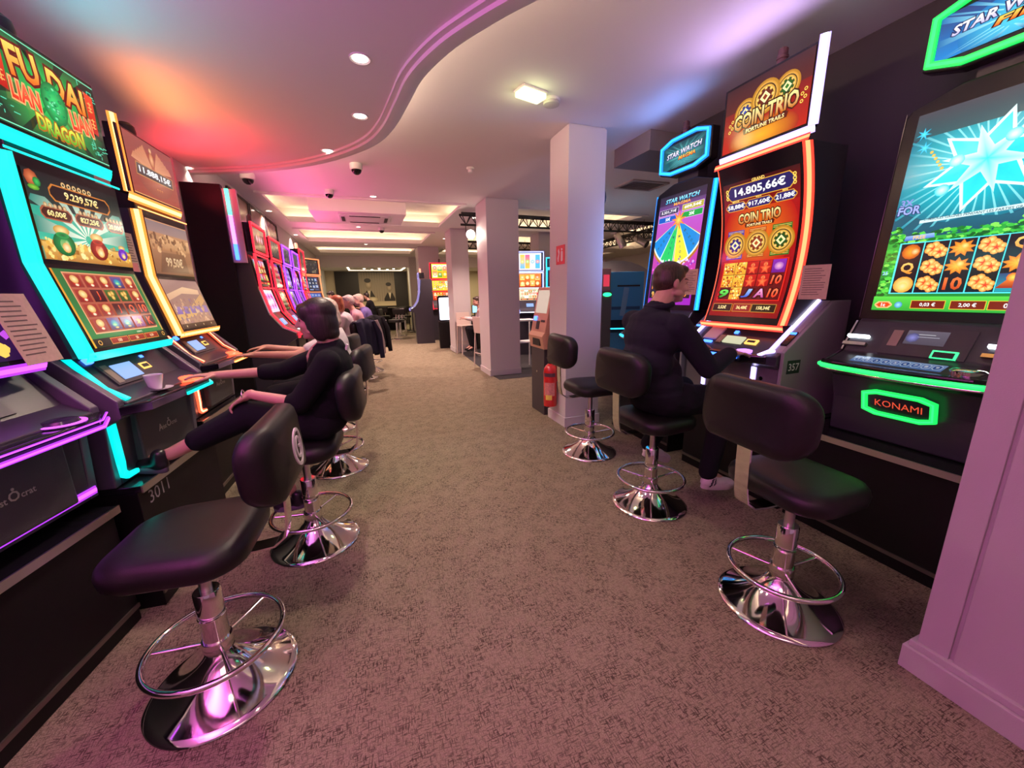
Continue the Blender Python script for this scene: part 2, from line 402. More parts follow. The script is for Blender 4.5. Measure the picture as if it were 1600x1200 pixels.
f = MB(); f.bb(-2.15, -1.95, -4, 5.35, 0, 3.3); struct(f, 'wall_left', WALLW, smooth=0)
f = MB(); f.bb(-2.15, -1.72, 5.35, 22, 0, 3.3); struct(f, 'wall_left_rear', WALLW, smooth=0)
f = MB(); f.bb(3.35, 3.6, 0.3, 3.72, 0, 3.3); struct(f, 'wall_right', DARKW, smooth=0)
f = MB(); f.bb(3.6, 14, 3.5, 3.72, 0, 3.3); struct(f, 'wall_right_return', WALLW, smooth=0)
f = MB(); f.bb(-2.15, 14, 21.5, 21.7, 0, 3.6); struct(f, 'wall_back', mat('cream_wall', (0.50, 0.43, 0.30), 0.8), smooth=0)
f = MB(); f.bb(12, 12.2, 3.7, 21.5, 0, 3.6); struct(f, 'wall_far_right', WALLW, smooth=0)
# pillar on the right with a panel groove and skirting
f = MB(); f.bb(1.985, 3.35, 0.565, 0.655, 0, 3.2); f.bb(1.985, 2.04, -2.5, 0.552, 0, 3.2); f.bb(1.998, 3.35, -2.5, 0.6, 0, 3.2)
struct(f, 'pillar_right', PLYW, smooth=0, bevel=0.003)
f = MB(); f.bb(1.955, 3.35, -2.5, 0.685, 0, 0.105); f.bb(1.968, 3.35, -2.5, 0.672, 0.105, 0.135)
struct(f, 'baseboard_pillar_right', PLYW, smooth=0, bevel=0.003)

# columns
def column(name, x0, x1, y0, y1, base=True):
    m = MB(); m.bb(x0, x1, y0, y1, 0, 3.185); m.bb(x0-0.004, x0+0.02, y0-0.004, y0+0.02, 0.1, 3.185) if False else None
    m.bb(x0+0.01, x1-0.01, y0+0.01, y1-0.01, 3.18, 3.2)
    struct(m, name, COLM, smooth=0, bevel=0.004)
    if base:
        m = MB(); m.bb(x0-0.014, x1+0.014, y0-0.014, y1+0.014, 0, 0.115); struct(m, name.replace('column', 'baseboard_column'), COLM, smooth=0, bevel=0.003)
column('column_1', 2.075, 2.52, 3.87, 4.30)
column('column_2', 2.145, 2.76, 7.03, 7.70)
column('column_3', 2.20, 2.66, 10.4, 11.1)
column('column_4', 1.88, 2.6, 14.4, 15.1)
column('column_5', 4.72, 5.3, 10.5, 11.1)
column('column_6', 1.95, 2.6, 18.2, 18.9)

# ceilings: the high flat one, the lower wavy one on the left, the coffered hall behind
f = MB(); f.bb(-2.15, 14, -4, 7.38, 3.2, 3.3); struct(f, 'ceiling', CEILM, smooth=0)
S_OUT = catmull([(1.8, -4, 0), (1.82, -1, 0), (1.78, 0.4, 0), (1.55, 1.25, 0), (1.22, 1.75, 0), (0.919, 2.124, 0), (0.736, 2.412, 0), (0.609, 2.667, 0), (0.503, 2.998, 0), (0.45, 3.388, 0), (0.38, 3.86, 0), (0.256, 4.271, 0), (0.02, 4.667, 0), (-0.313, 5.056, 0), (-0.666, 5.344, 0), (-1.02, 5.565, 0), (-1.5, 5.78, 0), (-1.95, 5.93, 0)], 5)
def off(P, d):
    o = []
    for i, p in enumerate(P):
        t = (P[min(i+1, len(P)-1)]-P[max(i-1, 0)]).normalized(); o.append(p+Vector((-t.y, t.x, 0))*d)
    return o
S_B = off(S_OUT, 0.13); S_C = off(S_OUT, 0.30)
def wavy(P, z0, z1, name, m):
    b = MB(); b.prism([(p.x, p.y) for p in P]+[(-1.95, -4)], z0, z1, 'z'); return struct(b, name, m, smooth=20)
wavy(S_B, 2.985, 3.03, 'ceiling_lower', CEILM)
wavy(S_C, 3.03, 3.2, 'ceiling_lower_core', CEILM)
b = MB(); n = len(S_OUT)
sec = [(0.0, 3.015), (0.0, 2.955), (0.02, 2.945), (0.10, 2.945), (0.105, 2.965), (0.14, 2.965), (0.14, 3.02)]
vs = []; fs = []
offs = [off(S_OUT, s[0]) for s in sec]
for i in range(n):
    for k, s in enumerate(sec): vs.append((offs[k][i].x, offs[k][i].y, s[1]))
K = len(sec)
for i in range(n-1):
    for k in range(K): q = (k+1) % K; fs.append((i*K+k, i*K+q, (i+1)*K+q, (i+1)*K+k))
b.add(vs, fs); struct(b, 'trim_1', CEILM, smooth=35)
b = MB(); pa = off(S_OUT, 0.285)
b.ribbon([(p.x, p.y, 3.06) for p in pa], (0, 0, 0.05), [tuple((S_OUT[i]-pa[i])) for i in range(n)], 0.008)
o = b.build('cove_light_strip', neon('cove', (1.0, 0.70, 0.48), 34)); tag(o, 'warm light strip hidden above the wavy ceiling edge', 'light strip')

XB = [(-1.72, -1.48), (-1.48, 1.95), (1.95, 2.85), (2.85, 6.1), (6.1, 6.9), (6.9, 10.2), (10.2, 14)]
YB = [(7.38, 7.6), (7.6, 10.25), (10.25, 11.15), (11.15, 13.5), (13.5, 14.75), (14.75, 16.75), (16.75, 18.3)]
f = MB()
for j, (y0, y1) in enumerate(YB):
    if j % 2 == 0: f.bb(-1.72, 14, y0, y1, 3.2, 3.3)
    else:
        for i, (x0, x1) in enumerate(XB):
            if i % 2 == 0: f.bb(x0, x1, y0, y1, 3.2, 3.3)
struct(f, 'ceiling_coffered', CEILM, smooth=0)
WARM = neon('coffer', (1.0, 0.72, 0.40), 11)
k = 0
for j in (1, 3, 5):
    for i in (1, 3, 5):
        (x0, x1), (y0, y1) = XB[i], YB[j]; k += 1; e = 0.30
        f = MB(); o_ = [(x0-e, y0-e), (x1+e, y0-e), (x1+e, y1+e), (x0-e, y1+e)]; t = 0.03
        f.bb(x0-e, x1+e, y0-e, y1+e, 3.52, 3.55); f.bb(x0-e-t, x0-e, y0-e, y1+e, 3.29, 3.55); f.bb(x1+e, x1+e+t, y0-e, y1+e, 3.29, 3.55)
        f.bb(x0-e, x1+e, y0-e-t, y0-e, 3.29, 3.55); f.bb(x0-e, x1+e, y1+e, y1+e+t, 3.29, 3.55)
        i1, i2 = 0.0, 0.10
        f.frame2d([(x0-0.0, y0), (x1, y0), (x1, y1), (x0, y1)], [(x0+0.09, y0+0.09), (x1-0.09, y0+0.09), (x1-0.09, y1-0.09), (x0+0.09, y1-0.09)], 3.17, 3.215, lambda u, v, h: (u, v, h))
        struct(f, 'trim_coffer_%d' % k, CEILM, smooth=0)
        m = MB(); q = 0.24
        m.bb(x0-q, x0-q+0.03, y0, y1, 3.305, 3.325); m.bb(x1+q-0.03, x1+q, y0, y1, 3.305, 3.325)
        m.bb(x0, x1, y0-q, y0-q+0.03, 3.305, 3.325); m.bb(x0, x1, y1+q-0.03, y1+q, 3.305, 3.325)
        o = m.build('cove_light_strip', WARM, smooth=0)
        tag(o, 'warm light strips hidden on the ledge of a coffered ceiling recess, bay %s, %s row' % (('beside the left wall', 'beyond the columns', 'far beyond the columns')[i//2], ('first', 'second', 'third')[j//2]), 'light strip', 'coffer light strips')
# lounge ceiling at the back
f = MB(); f.bb(-1.72, 12, 18.25, 21.6, 2.79, 2.9); f.bb(-1.72, 12, 18.2, 18.3, 2.75, 3.2); struct(f, 'ceiling_lounge', CEILM, smooth=0)
m = MB(); z = 2.775
m.bb(-0.60, -0.54, 18.9, 20.9, z, z+0.02); m.bb(1.80, 1.86, 18.9, 20.9, z, z+0.02); m.bb(-0.60, 1.86, 20.9, 20.96, z, z+0.02); m.bb(4.2, 4.3, 18.9, 20.9, z, z+0.02)
tag(m.build('lounge_ceiling_strip', neon('lounge', (1.0, 0.80, 0.5), 9), smooth=0), 'linear light channels set in the low ceiling over the mural lounge', 'light strip')
lamp('lounge_light', 'AREA', (0.7, 19.5, 2.7), 60, (1.0, 0.78, 0.48), 2.2, 1.6)
lamp('lounge_light', 'AREA', (5.0, 19.5, 2.7), 90, (1.0, 0.78, 0.48), 3, 1.6)
for (x, y) in ((0.1, 19.6), (0.45, 20.3), (0.75, 19.5), (1.15, 20.2), (1.4, 19.7), (0.8, 20.6)):
    d = MB(); d.lathe([(0.045, 0), (0.05, 0.004), (0.05, 0.02)], (x, y, 2.772), 12)
    tag(d.build('ceiling_spot', neon('spot', (1.0, 0.85, 0.6), 12)), 'small round spot in the low ceiling over the mural lounge', 'ceiling light', 'lounge ceiling spots')

# recessed downlights along the wavy ceiling
def downlight(i, x, y, z=2.985):
    lab = ['round recessed downlight nearest the top edge of the picture', 'second downlight back along the wavy edge', 'third downlight back along the wavy edge', 'downlight by the dome camera where the wavy edge turns', 'downlight above the amber cabinet by the left wall'][i]
    t = thing('downlight', lab, 'ceiling light', (x, y, z), 0, 'recessed downlights')
    m = MB(); m.lathe([(0.052, 0.0), (0.060, -0.006), (0.066, -0.004), (0.068, 0.002), (0.052, 0.002)], n=24, cap=False); m.build('trim_ring', WHT, t)
    m = MB(); m.lathe([(0.050, 0.001), (0.048, -0.001), (0.02, -0.001)], n=20); m.build('lamp', neon('down', (1.0, 0.85, 0.66), 9), t)
for i, (x, y) in enumerate(DOWNLIGHTS): downlight(i, x, y)

for i, (x, y) in enumerate(HALL_SPOTS):
    t = thing('beam_downlight', 'one of the small recessed lamps, most of them added, in the beams of the coffered ceiling', 'ceiling light', (x, y, 3.2), 0, 'recessed lamps in the ceiling beams')
    m = MB(); m.lathe([(0.05, -0.006), (0.065, -0.006), (0.068, 0.002), (0.05, 0.002)], n=20, cap=False); m.build('trim_ring', WHT, t)
    m = MB(); m.lathe([(0.05, 0.0), (0.048, -0.004), (0.02, -0.004)], n=16); m.build('lamp', neon('down'), t)
# surface ceiling fixture and other ceiling fittings
t = thing('ceiling_fixture', 'square yellow-green glowing emergency light on the high ceiling', 'ceiling light', (1.47, 3.42, 3.2), R(15))
m = MB(); m.box((0, 0, -0.008), (0.25, 0.15, 0.016)); m.build('plate', WHT, t, bevel=0.003)
m = MB(); m.box((0, 0, -0.035), (0.235, 0.13, 0.04)); m.build('diffuser', neon('lime', (0.95, 1.0, 0.45), 3.2), t, bevel=0.008)
lamp('ceiling_fixture_glow', 'POINT', (1.47, 3.42, 3.08), 2.0, (0.95, 1.0, 0.5), 0.08)
t = thing('smoke_detector', 'flat round white detector beside the glowing square fixture', 'smoke detector', (1.70, 3.50, 3.2))
m = MB(); m.lathe([(0.075, 0), (0.078, -0.012), (0.07, -0.02)], n=28); m.build('base', WHT, t)
m = MB(); m.lathe([(0.066, -0.02), (0.066, -0.028), (0.072, -0.03), (0.070, -0.045), (0.05, -0.05)], n=28); m.build('cap', mat('greyed_white', (0.5, 0.48, 0.46), 0.5), t)
t = thing('smoke_detector', 'small white detector on the ceiling before the second column', 'smoke detector', (1.49, 5.53, 3.2))
m = MB(); m.lathe([(0.05, 0), (0.05, -0.02), (0.03, -0.03), (0.03, -0.06), (0.01, -0.065)], n=20); m.build('body', WHT, t)
def dome(lab, x, y, z, s=1.0):
    t = thing('dome_camera', lab, 'camera', (x, y, z), 0, 'ceiling dome cameras')
    m = MB(); m.lathe([(0.085*s, 0), (0.088*s, -0.01), (0.085*s, -0.07*s), (0.075*s, -0.08*s)], n=24); m.build('housing', WHT, t)
    m = MB(); m.lathe([(0.070*s, -0.078*s), (0.066*s, -0.10*s), (0.05*s, -0.125*s), (0.025*s, -0.14*s), (0.005*s, -0.143*s)], n=24); m.build('dome_glass', mat('smoked_dome', (0.006, 0.006, 0.008), 0.06), t)
dome('dome camera at the left end of the wavy edge, red lit', -1.33, 6.62, 3.2)
dome('dome camera just beyond the wavy edge, middle of the ceiling', 0.057, 5.8, 3.2, 0.9)
dome('small dome camera hanging on the ceiling edge before the lit coffer', -0.37, 7.25, 3.2, 0.85)
dome('farthest dome camera, on the beam behind the air conditioner', 0.55, 10.7, 3.2, 0.9)
t = thing('air_conditioner', 'square cassette air conditioner in a white box hung in the lit coffer', 'air conditioner', (0.05, 8.62, 3.02))
m = MB(); m.bb(-0.82, 0.83, -0.60, 0.58, 0.012, 0.6); m.build('housing_box', CEILM, t, smooth=0)
m = MB(); m.box((0.10, -0.02, 0.0), (0.92, 0.8, 0.02)); m.build('grille_panel', WHT, t, bevel=0.006)
for (x, y, a, b) in ((0.10, -0.34, 0.55, 0.06), (0.10, 0.30, 0.55, 0.06), (-0.29, -0.02, 0.06, 0.45), (0.49, -0.02, 0.06, 0.45)):
    m = MB(); m.box((x, y, -0.013), (a, b, 0.008)); m.build('louvre', mat('dark_louvre', (0.03, 0.03, 0.035), 0.5), t)
t = thing('hung_ceiling_box', 'grey boxed duct hung under the ceiling behind the blue-lit cabinet', 'ceiling box', (3.35, 4.05, 3.2))
m = MB(); m.bb(-0.38, 0.5, -0.3, 0.34, -0.2, 0); m.build('duct_casing', mat('duct_grey', (0.22, 0.20, 0.21), 0.6), t, smooth=0, bevel=0.004)
m = MB(); m.lathe([(0.03, -0.206), (0.03, -0.199)], (0.18, 0.12, 0), 14); m.build('spot', neon('spot2', (1.0, 0.8, 0.6), 8), t)
t = thing('ceiling_vent', 'slatted vent grille on the ceiling behind the hung grey box', 'vent', (4.32, 5.6, 3.2))
m = MB(); m.frame2d(rrect(0.7, 0.5, 0.02, 2), rrect(0.6, 0.4, 0.02, 2), -0.02, 0, lambda u, v, h: (u, v, h)); m.build('frame', mat('vent_grey', (0.4, 0.36, 0.35), 0.5), t)
m = MB()
for i in range(9): m.box((0, -0.18+i*0.045, -0.008), (0.6, 0.03, 0.004), (R(30), 0, 0))
m.build('slats', mat('vent_grey'), t)
# ================================================================ stools
def loft(mb, loops):
    n = len(loops[0]); vs = [tuple(p) for l in loops for p in l]; fs = []
    for i in range(len(loops)-1):
        for k in range(n): q = (k+1) % n; fs.append((i*n+k, i*n+q, (i+1)*n+q, (i+1)*n+k))
    for (li, flip) in ((0, True), (len(loops)-1, False)):
        c = sum((Vector(p) for p in loops[li]), Vector())/n; vs.append(tuple(c)); ci = len(vs)-1
        for k in range(n): q = (k+1) % n; fs.append((ci, li*n+q, li*n+k) if flip else (ci, li*n+k, li*n+q))
    return mb.add(vs, fs)
STITCH = mat('dark_seam', (0.006, 0.006, 0.006), 0.6)
def seat_mb():
    m = MB()
    def out(ins, z, dome=0.0):
        P = []
        for (x, y) in rrect(0.50-2*ins, 0.46-2*ins, max(0.13-ins*0.7, 0.02), 7, 0, 0.01):
            tap = 1-0.16*max(0, (y+0.05)/0.28)**1.5 if y > -0.05 else 1
            P.append((x*tap, y, z+dome-0.10*(max(0, y-0.12))**1.5*2))
        return P
    loft(m, [out(0.06, 0.622), out(0.02, 0.622), out(0.005, 0.635), out(0.0, 0.668), out(0.006, 0.69), out(0.022, 0.708), out(0.05, 0.718), out(0.10, 0.723), out(0.16, 0.725)])
    return m
def back_mb():
    m = MB()
    def lay(ins, t):
        P = []
        for (x, z) in rrect(0.525-2*ins, 0.285-2*ins, max(0.105-ins, 0.015), 7, 0, 1.035):
            P.append((x, -0.345+t+0.80*x*x+0.06*(z-1.06), z))
        return P
    loft(m, [lay(0.06, -0.052), lay(0.022, -0.046), lay(0.006, -0.034), lay(0, -0.015), lay(0, 0.012), lay(0.008, 0.030), lay(0.03, 0.042), lay(0.07, 0.048)])
    return m
def make_stool(label, loc, rz):
    t = thing('swivel_stool', label, 'stool', loc, rz, 'swivel stools at the gaming cabinets')
    m = MB(); m.lathe([(0.262, 0), (0.266, 0.006), (0.262, 0.013), (0.240, 0.020), (0.18, 0.046), (0.12, 0.084), (0.082, 0.118), (0.060, 0.148), (0.052, 0.165)], n=64); m.build('base', CHR, t, 45)
    m = MB(); m.tube([(0.232*math.cos(2*PI*k/56), 0.232*math.sin(2*PI*k/56), 0.210) for k in range(56)], 0.0125, 10, True)
    ring = m.build('foot_ring', CHR, t, 60)
    for k in range(3):
        a = R(90+120*k); s = MB(); s.tube([(0.048*math.cos(a), 0.048*math.sin(a), 0.195), (0.15*math.cos(a), 0.15*math.sin(a), 0.198), (0.226*math.cos(a), 0.226*math.sin(a), 0.203)], 0.0075, 8); s.build('spoke', CHR, ring, 60)
    m = MB(); m.lathe([(0.046, 0.12), (0.046, 0.315), (0.0485, 0.317), (0.0485, 0.325), (0.046, 0.327), (0.046, 0.435), (0.043, 0.44), (0.026, 0.44)], n=28); m.lathe([(0.052, 0.17), (0.054, 0.175), (0.054, 0.215), (0.052, 0.22)], n=28); m.build('column', CHR, t, 40)
    m = MB(); m.cyl((0, 0, 0.43), (0, 0, 0.60), 0.021, n=18); m.build('piston', STEEL, t, 40)
    m = MB(); m.box((0, 0, 0.597), (0.20, 0.22, 0.016)); m.build('seat_plate', BLK, t, 0)
    seat_mb().build('seat', LEA, t, 60)
    back_mb().build('backrest', LEA, t, 60)
    m = MB(); P = [(-0.035, y, z) for (y, z) in [(-0.05, 0.590), (-0.22, 0.588), (-0.285, 0.594), (-0.325, 0.625), (-0.338, 0.68), (-0.345, 0.80), (-0.350, 0.97)]]
    N = [(0, 0, -1), (0, 0, -1), (0, -0.4, -1), (0, -1, -0.5), (0, -1, -0.1), (0, -1, 0), (0, -1, 0)]
    m.ribbon([(p[0], p[1]+0.02, p[2]) for p in P], (0.07, 0, 0), N, 0.008); m.build('back_bracket', CHR, t, 40)
    return t
ST0 = make_stool('nearest stool at left, seat turned to the teal cabinet, round white emblem on its back', (-0.695, 1.645, 0), R(87))
m = MB(); fn = lambda u, v, h: (u, -0.345-0.0525+0.80*u*u+0.06*v-h, 1.04+v)
m.frame2d([(0.062*math.cos(2*PI*k/28), 0.075*math.sin(2*PI*k/28)) for k in range(28)], [(0.05*math.cos(2*PI*k/28), 0.062*math.sin(2*PI*k/28)) for k in range(28)], -0.003, 0.002, fn)
m.frame2d([(0.034*math.cos(R(40+280*k/20)), 0.044*math.sin(R(40+280*k/20))) for k in range(21)]+[(0.0, -0.004), (0.0, 0.004)][:0], [(0.025*math.cos(R(40+280*k/20)), 0.034*math.sin(R(40+280*k/20))) for k in range(21)], -0.003, 0.002, fn)
m.frame2d([(0.004, -0.004), (0.034, -0.004), (0.034, 0.005), (0.004, 0.005)], [(0.01, -0.002), (0.03, -0.002), (0.03, 0.003), (0.01, 0.003)], -0.003, 0.002, fn)
emb = m.build('emblem', mat('white_print', (0.75, 0.72, 0.70), 0.5), None)
def more_stool(label, x, y, rz): return copy_tree(ST0, label, (x, y, 0), R(rz))
ST_L2 = more_stool('stool the dark-haired woman sits on', -0.447, 2.56, 85)
ST_L3 = more_stool('stool behind the woman, second from the front along the left cabinets', -0.376, 3.72, 78)
ST_R1 = more_stool('nearest stool at right, in front of the green-lit cabinet', 1.812, 1.105, -90-4)
ST_R2 = more_stool('stool the man in the navy shirt sits on', 1.855, 2.125, -90)
ST_R3 = more_stool('empty stool beside the white column, facing the blue-lit cabinet', 1.953, 3.137, -90-4)
ST_L4 = more_stool('stool left of the aisle carrying the navy jacket with pale lining', -0.34, 7.0, 55)
ST_L5 = more_stool('stool left of the aisle carrying the black jacket', -0.16, 7.95, 55)
ST_L6 = more_stool('empty stool between the woman and the jacket stools', -0.50, 4.95, 76)
emb.parent = ST0
for st in (ST0, ST_L2, ST_L3, ST_L6):
    for ch in children(st):
        if ch.name.split('.')[0] in ('backrest', 'emblem'): ch.location.z = -0.055

# ================================================================ gaming cabinets
def digits_bar(cv, x, y, w, h, s, c='#f5c860', fill='#1a1012', border='#c8782c'):
    cv.plaque(x, y, w, h, border, fill); cv.text(s, x, y, h*0.5, c, '#fff0b0', w=min(w*0.78, h*0.5*0.62*len(s)), bold=0.03)
BG = mat('cabinet_black', (0.040, 0.036, 0.050), 0.28)
SIDEB = mat('cabinet_side', (0.10, 0.09, 0.12), 0.32)
GRILL = mat('speaker_mesh', (0.06, 0.06, 0.065), 0.45, bump=0.8, bscale=420)
GOLDM = mat('gold_trim', (0.75, 0.5, 0.18), 0.25, 1.0)
BLUEL = neon('blue_led', (0.05, 0.18, 1.0), 4)
REDL = neon('red_led', (1.0, 0.08, 0.03), 4)

def twin(loc, rz, label, N, N2, art, sh):
    """dual screen cabinet with a topper; N neon material; art = (topper, upper, lower) painters"""
    t = thing('slot_machine', label, 'slot machine', loc, rz, 'slot machines of the left bank')
    m = MB(); m.prism([(-0.10, 0.68), (0.36, 0.68), (0.36, 1.40), (0.10, 1.40), (0.0, 1.26), (-0.10, 1.13), (-0.20, 1.085), (-0.20, 1.03), (-0.12, 0.99)], -0.35, 0.35)
    body = m.build('cabinet_body', BG, t, 0, 0.006)
    for s in (-1, 1):
        m = MB(); m.prism([(-0.10, 0.68), (0.34, 0.68), (0.34, 1.44), (0.14, 1.44), (-0.19, 1.10), (-0.19, 1.02), (-0.12, 0.98)], s*0.352, s*0.395)
        m.build('side_panel', SIDEB, t, 0, 0.006)
        if sh[0 if s < 0 else 1]:
            m = MB(); x0 = s*0.300; p = [(x0, 0.10, 1.412), (x0, -0.005, 1.277), (x0, -0.105, 1.147), (x0, -0.185, 1.092)]
            m.nrib(p, (s*0.034, 0, 0), (0, -0.7, 0.7), 0.010)
            m.nrib([(s*0.316, -0.185, 1.094), (s*0.385, -0.115, 1.112)], (0, 0.03, 0.012), (0, -0.5, 1), 0.009)
            m.build('shoulder_light', N2, t, 0)
        if s < 0 and sh[2]:
            m = MB(); m.nrib([(s*0.355, -0.128, 1.0), (s*0.355, -0.128, 0.80), (s*0.352, -0.122, 0.755), (s*0.33, -0.118, 0.735), (s*0.26, -0.114, 0.725)], [(s*0.036, 0.006, 0), (s*0.036, 0.006, 0), (s*0.028, 0.005, -0.026), (s*0.01, 0.004, -0.03), (0, 0, -0.022)], (0, -1, 0), 0.012)
            m.build('pocket_light', N2, t, 0)
    if not sh[2]:
        m = MB(); m.nrib([(-0.30, -0.104, 0.70), (0.38, -0.104, 0.70)], (0, 0, 0.035), (0, -1, 0), 0.004); m.build('foot_band', N2, t, 0)  # emissive band along the foot of the cabinet body
    m = MB(); m.bb(-0.22, 0.25, -0.145, -0.10, 0.72, 1.0); sp = m.build('speaker_panel', GRILL, t, 0, 0.01)
    cu = bpy.data.curves.new('lettering', 'FONT')
    m = MB()
    for (s_, dx, h) in (('A', -0.072, 0.036), ('rist', -0.040, 0.024), ('O', 0.008, 0.036), ('crat', 0.058, 0.024)):
        vs, fs = glyphs(s_, 0.02); mn, mx = vs.min(0), vs.max(0); k = h/ (0.70)
        m.add([(0.015+dx+(v[0]-(mn[0]+mx[0])/2)*k, -0.147, 0.855+(v[1])*k) for v in vs], fs)
    m.lathe([(0.0055, -0.001), (0.0055, 0.001)], (0, 0, 0), 12)
    for i in range(len(m.v)-24, len(m.v)): x, y, z = m.v[i]; m.v[i] = (0.024+x, -0.147+z, 0.898+y)
    m.build('lettering', mat('silver_print', (0.6, 0.6, 0.62), 0.3, 0.8), sp, 0)
    bpy.data.curves.remove(cu)
    # deck
    plan = [(-0.392, -0.06), (-0.392, -0.19), (-0.31, -0.262), (0.27, -0.275), (0.392, -0.20), (0.392, -0.06)]
    m = MB(); m.prism(plan, 1.028, 1.078, 'z'); deck = m.build('button_deck', BLKG, t, 0, 0.010, 3)
    m = MB(); xl = -0.02 if sh[2] else -0.31; m.nrib([(xl, -0.283 if sh[2] else -0.270, 1.034), (0.27, -0.285, 1.034), (0.398, -0.208, 1.034)], (0, 0, 0.016), [(0, -1, 0), (0.2, -1, 0), (0.5, -1, 0)], 0.008); m.build('deck_edge_light', N, t, 0)
    if not sh[2]: m = MB(); m.nrib([(-0.31, -0.272, 1.066), (0.27, -0.285, 1.066), (0.398, -0.208, 1.066)], (0, 0, 0.006), [(0, -1, 0), (0.2, -1, 0), (0.5, -1, 0)], 0.006); m.build('deck_edge_light', N, t, 0)
    if sh[2]: m = MB(); m.ribbon([(-0.398, -0.19, 1.036), (-0.314, -0.270, 1.036), (-0.03, -0.280, 1.036)], (0, 0, 0.036), [(-0.6, -0.6, 0), (-0.3, -1, 0), (0, -1, 0)], 0.006); m.build('deck_edge', mat('purple_chrome', (0.35, 0.30, 0.6), 0.12, 1.0), t, 0)
    m = MB(); m.lathe([(0.055, 1.078), (0.06, 1.084), (0.05, 1.100), (0.02, 1.106)], (0.20, -0.20, 0), 28); m.lathe([(0.075, 1.078), (0.075, 1.083), (0.066, 1.083)], (0.20, -0.20, 0), 28); m.build('play_button', REDL if art[3] == 'red' else mat('dark_button', (0.03, 0.02, 0.05), 0.2), deck, 40)
    if not sh[2]: m = MB(); m.lathe([(0.066, 1.0845), (0.074, 1.0845), (0.074, 1.088), (0.066, 1.088)], (0.20, -0.20, 0), 28); m.build('button_ring_light', N[1], deck, 40)
    # sloped console with little display, slot, lights
    sl = lambda u, v, q: (u, -0.098+v*0.61-q*0.79, 1.132+v*0.79+q*0.61)
    def plate(name, mt, u0, v0, u1, v1, h=0.012):
        m = MB(); m.add([sl(u, v, q) for q in (0, h) for (u, v) in ((u0, v0), (u1, v0), (u1, v1), (u0, v1))], [(0, 3, 2, 1), (4, 5, 6, 7), (0, 1, 5, 4), (1, 2, 6, 5), (2, 3, 7, 6), (3, 0, 4, 7)]); return m.build(name, mt, t, 0)
    plate('console_plate', mat('console_grey', (0.05, 0.045, 0.055), 0.35), -0.20, 0.01, 0.17, 0.15, 0.008)
    plate('status_display', neon('display', (0.30, 0.50, 1.0), 1.1), -0.13, 0.03, 0.02, 0.12, 0.012)
    plate('card_slot', neon('amber_led', (1.0, 0.55, 0.12), 1.6), 0.06, 0.055, 0.13, 0.095, 0.012); plate('slot_mouth', BLK, 0.07, 0.065, 0.12, 0.085, 0.014)
    plate('label_strip', mat('tan_label', (0.35, 0.28, 0.22), 0.6), -0.185, 0.02, -0.145, 0.13, 0.010)
    plate('indicator_light', BLUEL, -0.225, 0.155, -0.185, 0.185); plate('indicator_light', BLUEL, 0.13, 0.125, 0.155, 0.14)
    m = MB(); m.bb(-0.392, -0.328, -0.13, -0.02, 1.095, 1.115); m.build('note_slot', BLKG, t, 0, 0.004); m = MB(); m.bb(-0.385, -0.335, -0.06, -0.045, 1.116, 1.124); m.build('indicator_light', BLUEL, t, 0)
    # monitors
    hb, ht = (-0.098, 1.318), (0.0, 1.716)
    m = MB(); m.prism([hb, ht, (0.0, 2.150), (0.09, 2.150), (0.10, 1.70), (0.0, 1.30)], -0.300, 0.300); hs = m.build('monitor_housing', BLKG, t, 0)
    m = MB(); m.prism([(-0.04, 1.30), (0.045, 1.70), (0.05, 2.150), (0.20, 2.150), (0.20, 1.40), (0.08, 1.30)], -0.345, 0.345); m.build('rear_housing', BG, t, 0)
    P = [(hb[0], hb[1]-0.020), ht, (0.0, 2.150)]
    m = MB(); m.nrib([(-0.303, y-0.004, z) for (y, z) in P], (-0.038, 0.044, 0), (-0.75, -0.65, 0)); m.build('screen_edge_light', N, t, 0)
    m = MB(); m.nrib([(0.3455, 0.075, z) for z in (1.42, 1.70, 2.13)], (0, 0.04, 0), (1, 0, 0)); m.build('screen_edge_light', N, t, 0)
    m = MB(); m.nrib([(-0.345, hb[0]-0.004, hb[1]+0.004), (0.335, hb[0]-0.004, hb[1]+0.004)], (0, 0.016, -0.040), (0, -1, -0.4)); m.build('screen_edge_light', N, t, 0)
    m = MB(); m.nrib([(-0.335, -0.001, 2.155), (0.335, -0.001, 2.155)], (0, 0, 0.010), (0, -1, 0)); m.build('screen_edge_light', N, t, 0)
    cv = Canvas(0.575, 0.37, flat_fn(-0.2875, -0.002, 1.735, -0.002, 2.105, 0)); art[1](cv); cv.build('upper_screen', 1.15, t)
    cv = Canvas(0.575, 0.37, flat_fn(-0.2875, -0.093, 1.338, -0.004, 1.698, 0)); art[2](cv); cv.build('lower_screen', 1.15, t)
    # topper
    m = MB(); m.bb(-0.335, 0.345, 0.022, 0.09, 2.255, 2.665); m.bb(-0.25, 0.25, 0.05, 0.16, 2.15, 2.60); m.build('topper_housing', BLKG, t, 0, 0.004)
    m = MB(); m.nrib([(-0.305, 0.018, 2.72), (-0.305, 0.018, 2.255)], (-0.045, 0.030, 0), (-0.6, -0.7, 0)); m.nrib([(-0.35, 0.018, 2.255), (0.345, 0.018, 2.255)], (0, 0.018, -0.055), (0, -1, -0.3)); m.build('topper_edge_light', N, t, 0)
    cv = Canvas(0.62, 0.385, flat_fn(-0.285, 0.021, 2.267, 0.021, 2.652, 0)); art[0](cv); cv.build('topper_screen', 1.2, t)
    m = MB(); m.lathe([(0.05, 2.66), (0.055, 2.70), (0.05, 2.735), (0.03, 2.755)], (-0.05, 0.10, 0), 20); m.build('candle_lamp', BLK, t)
    return t

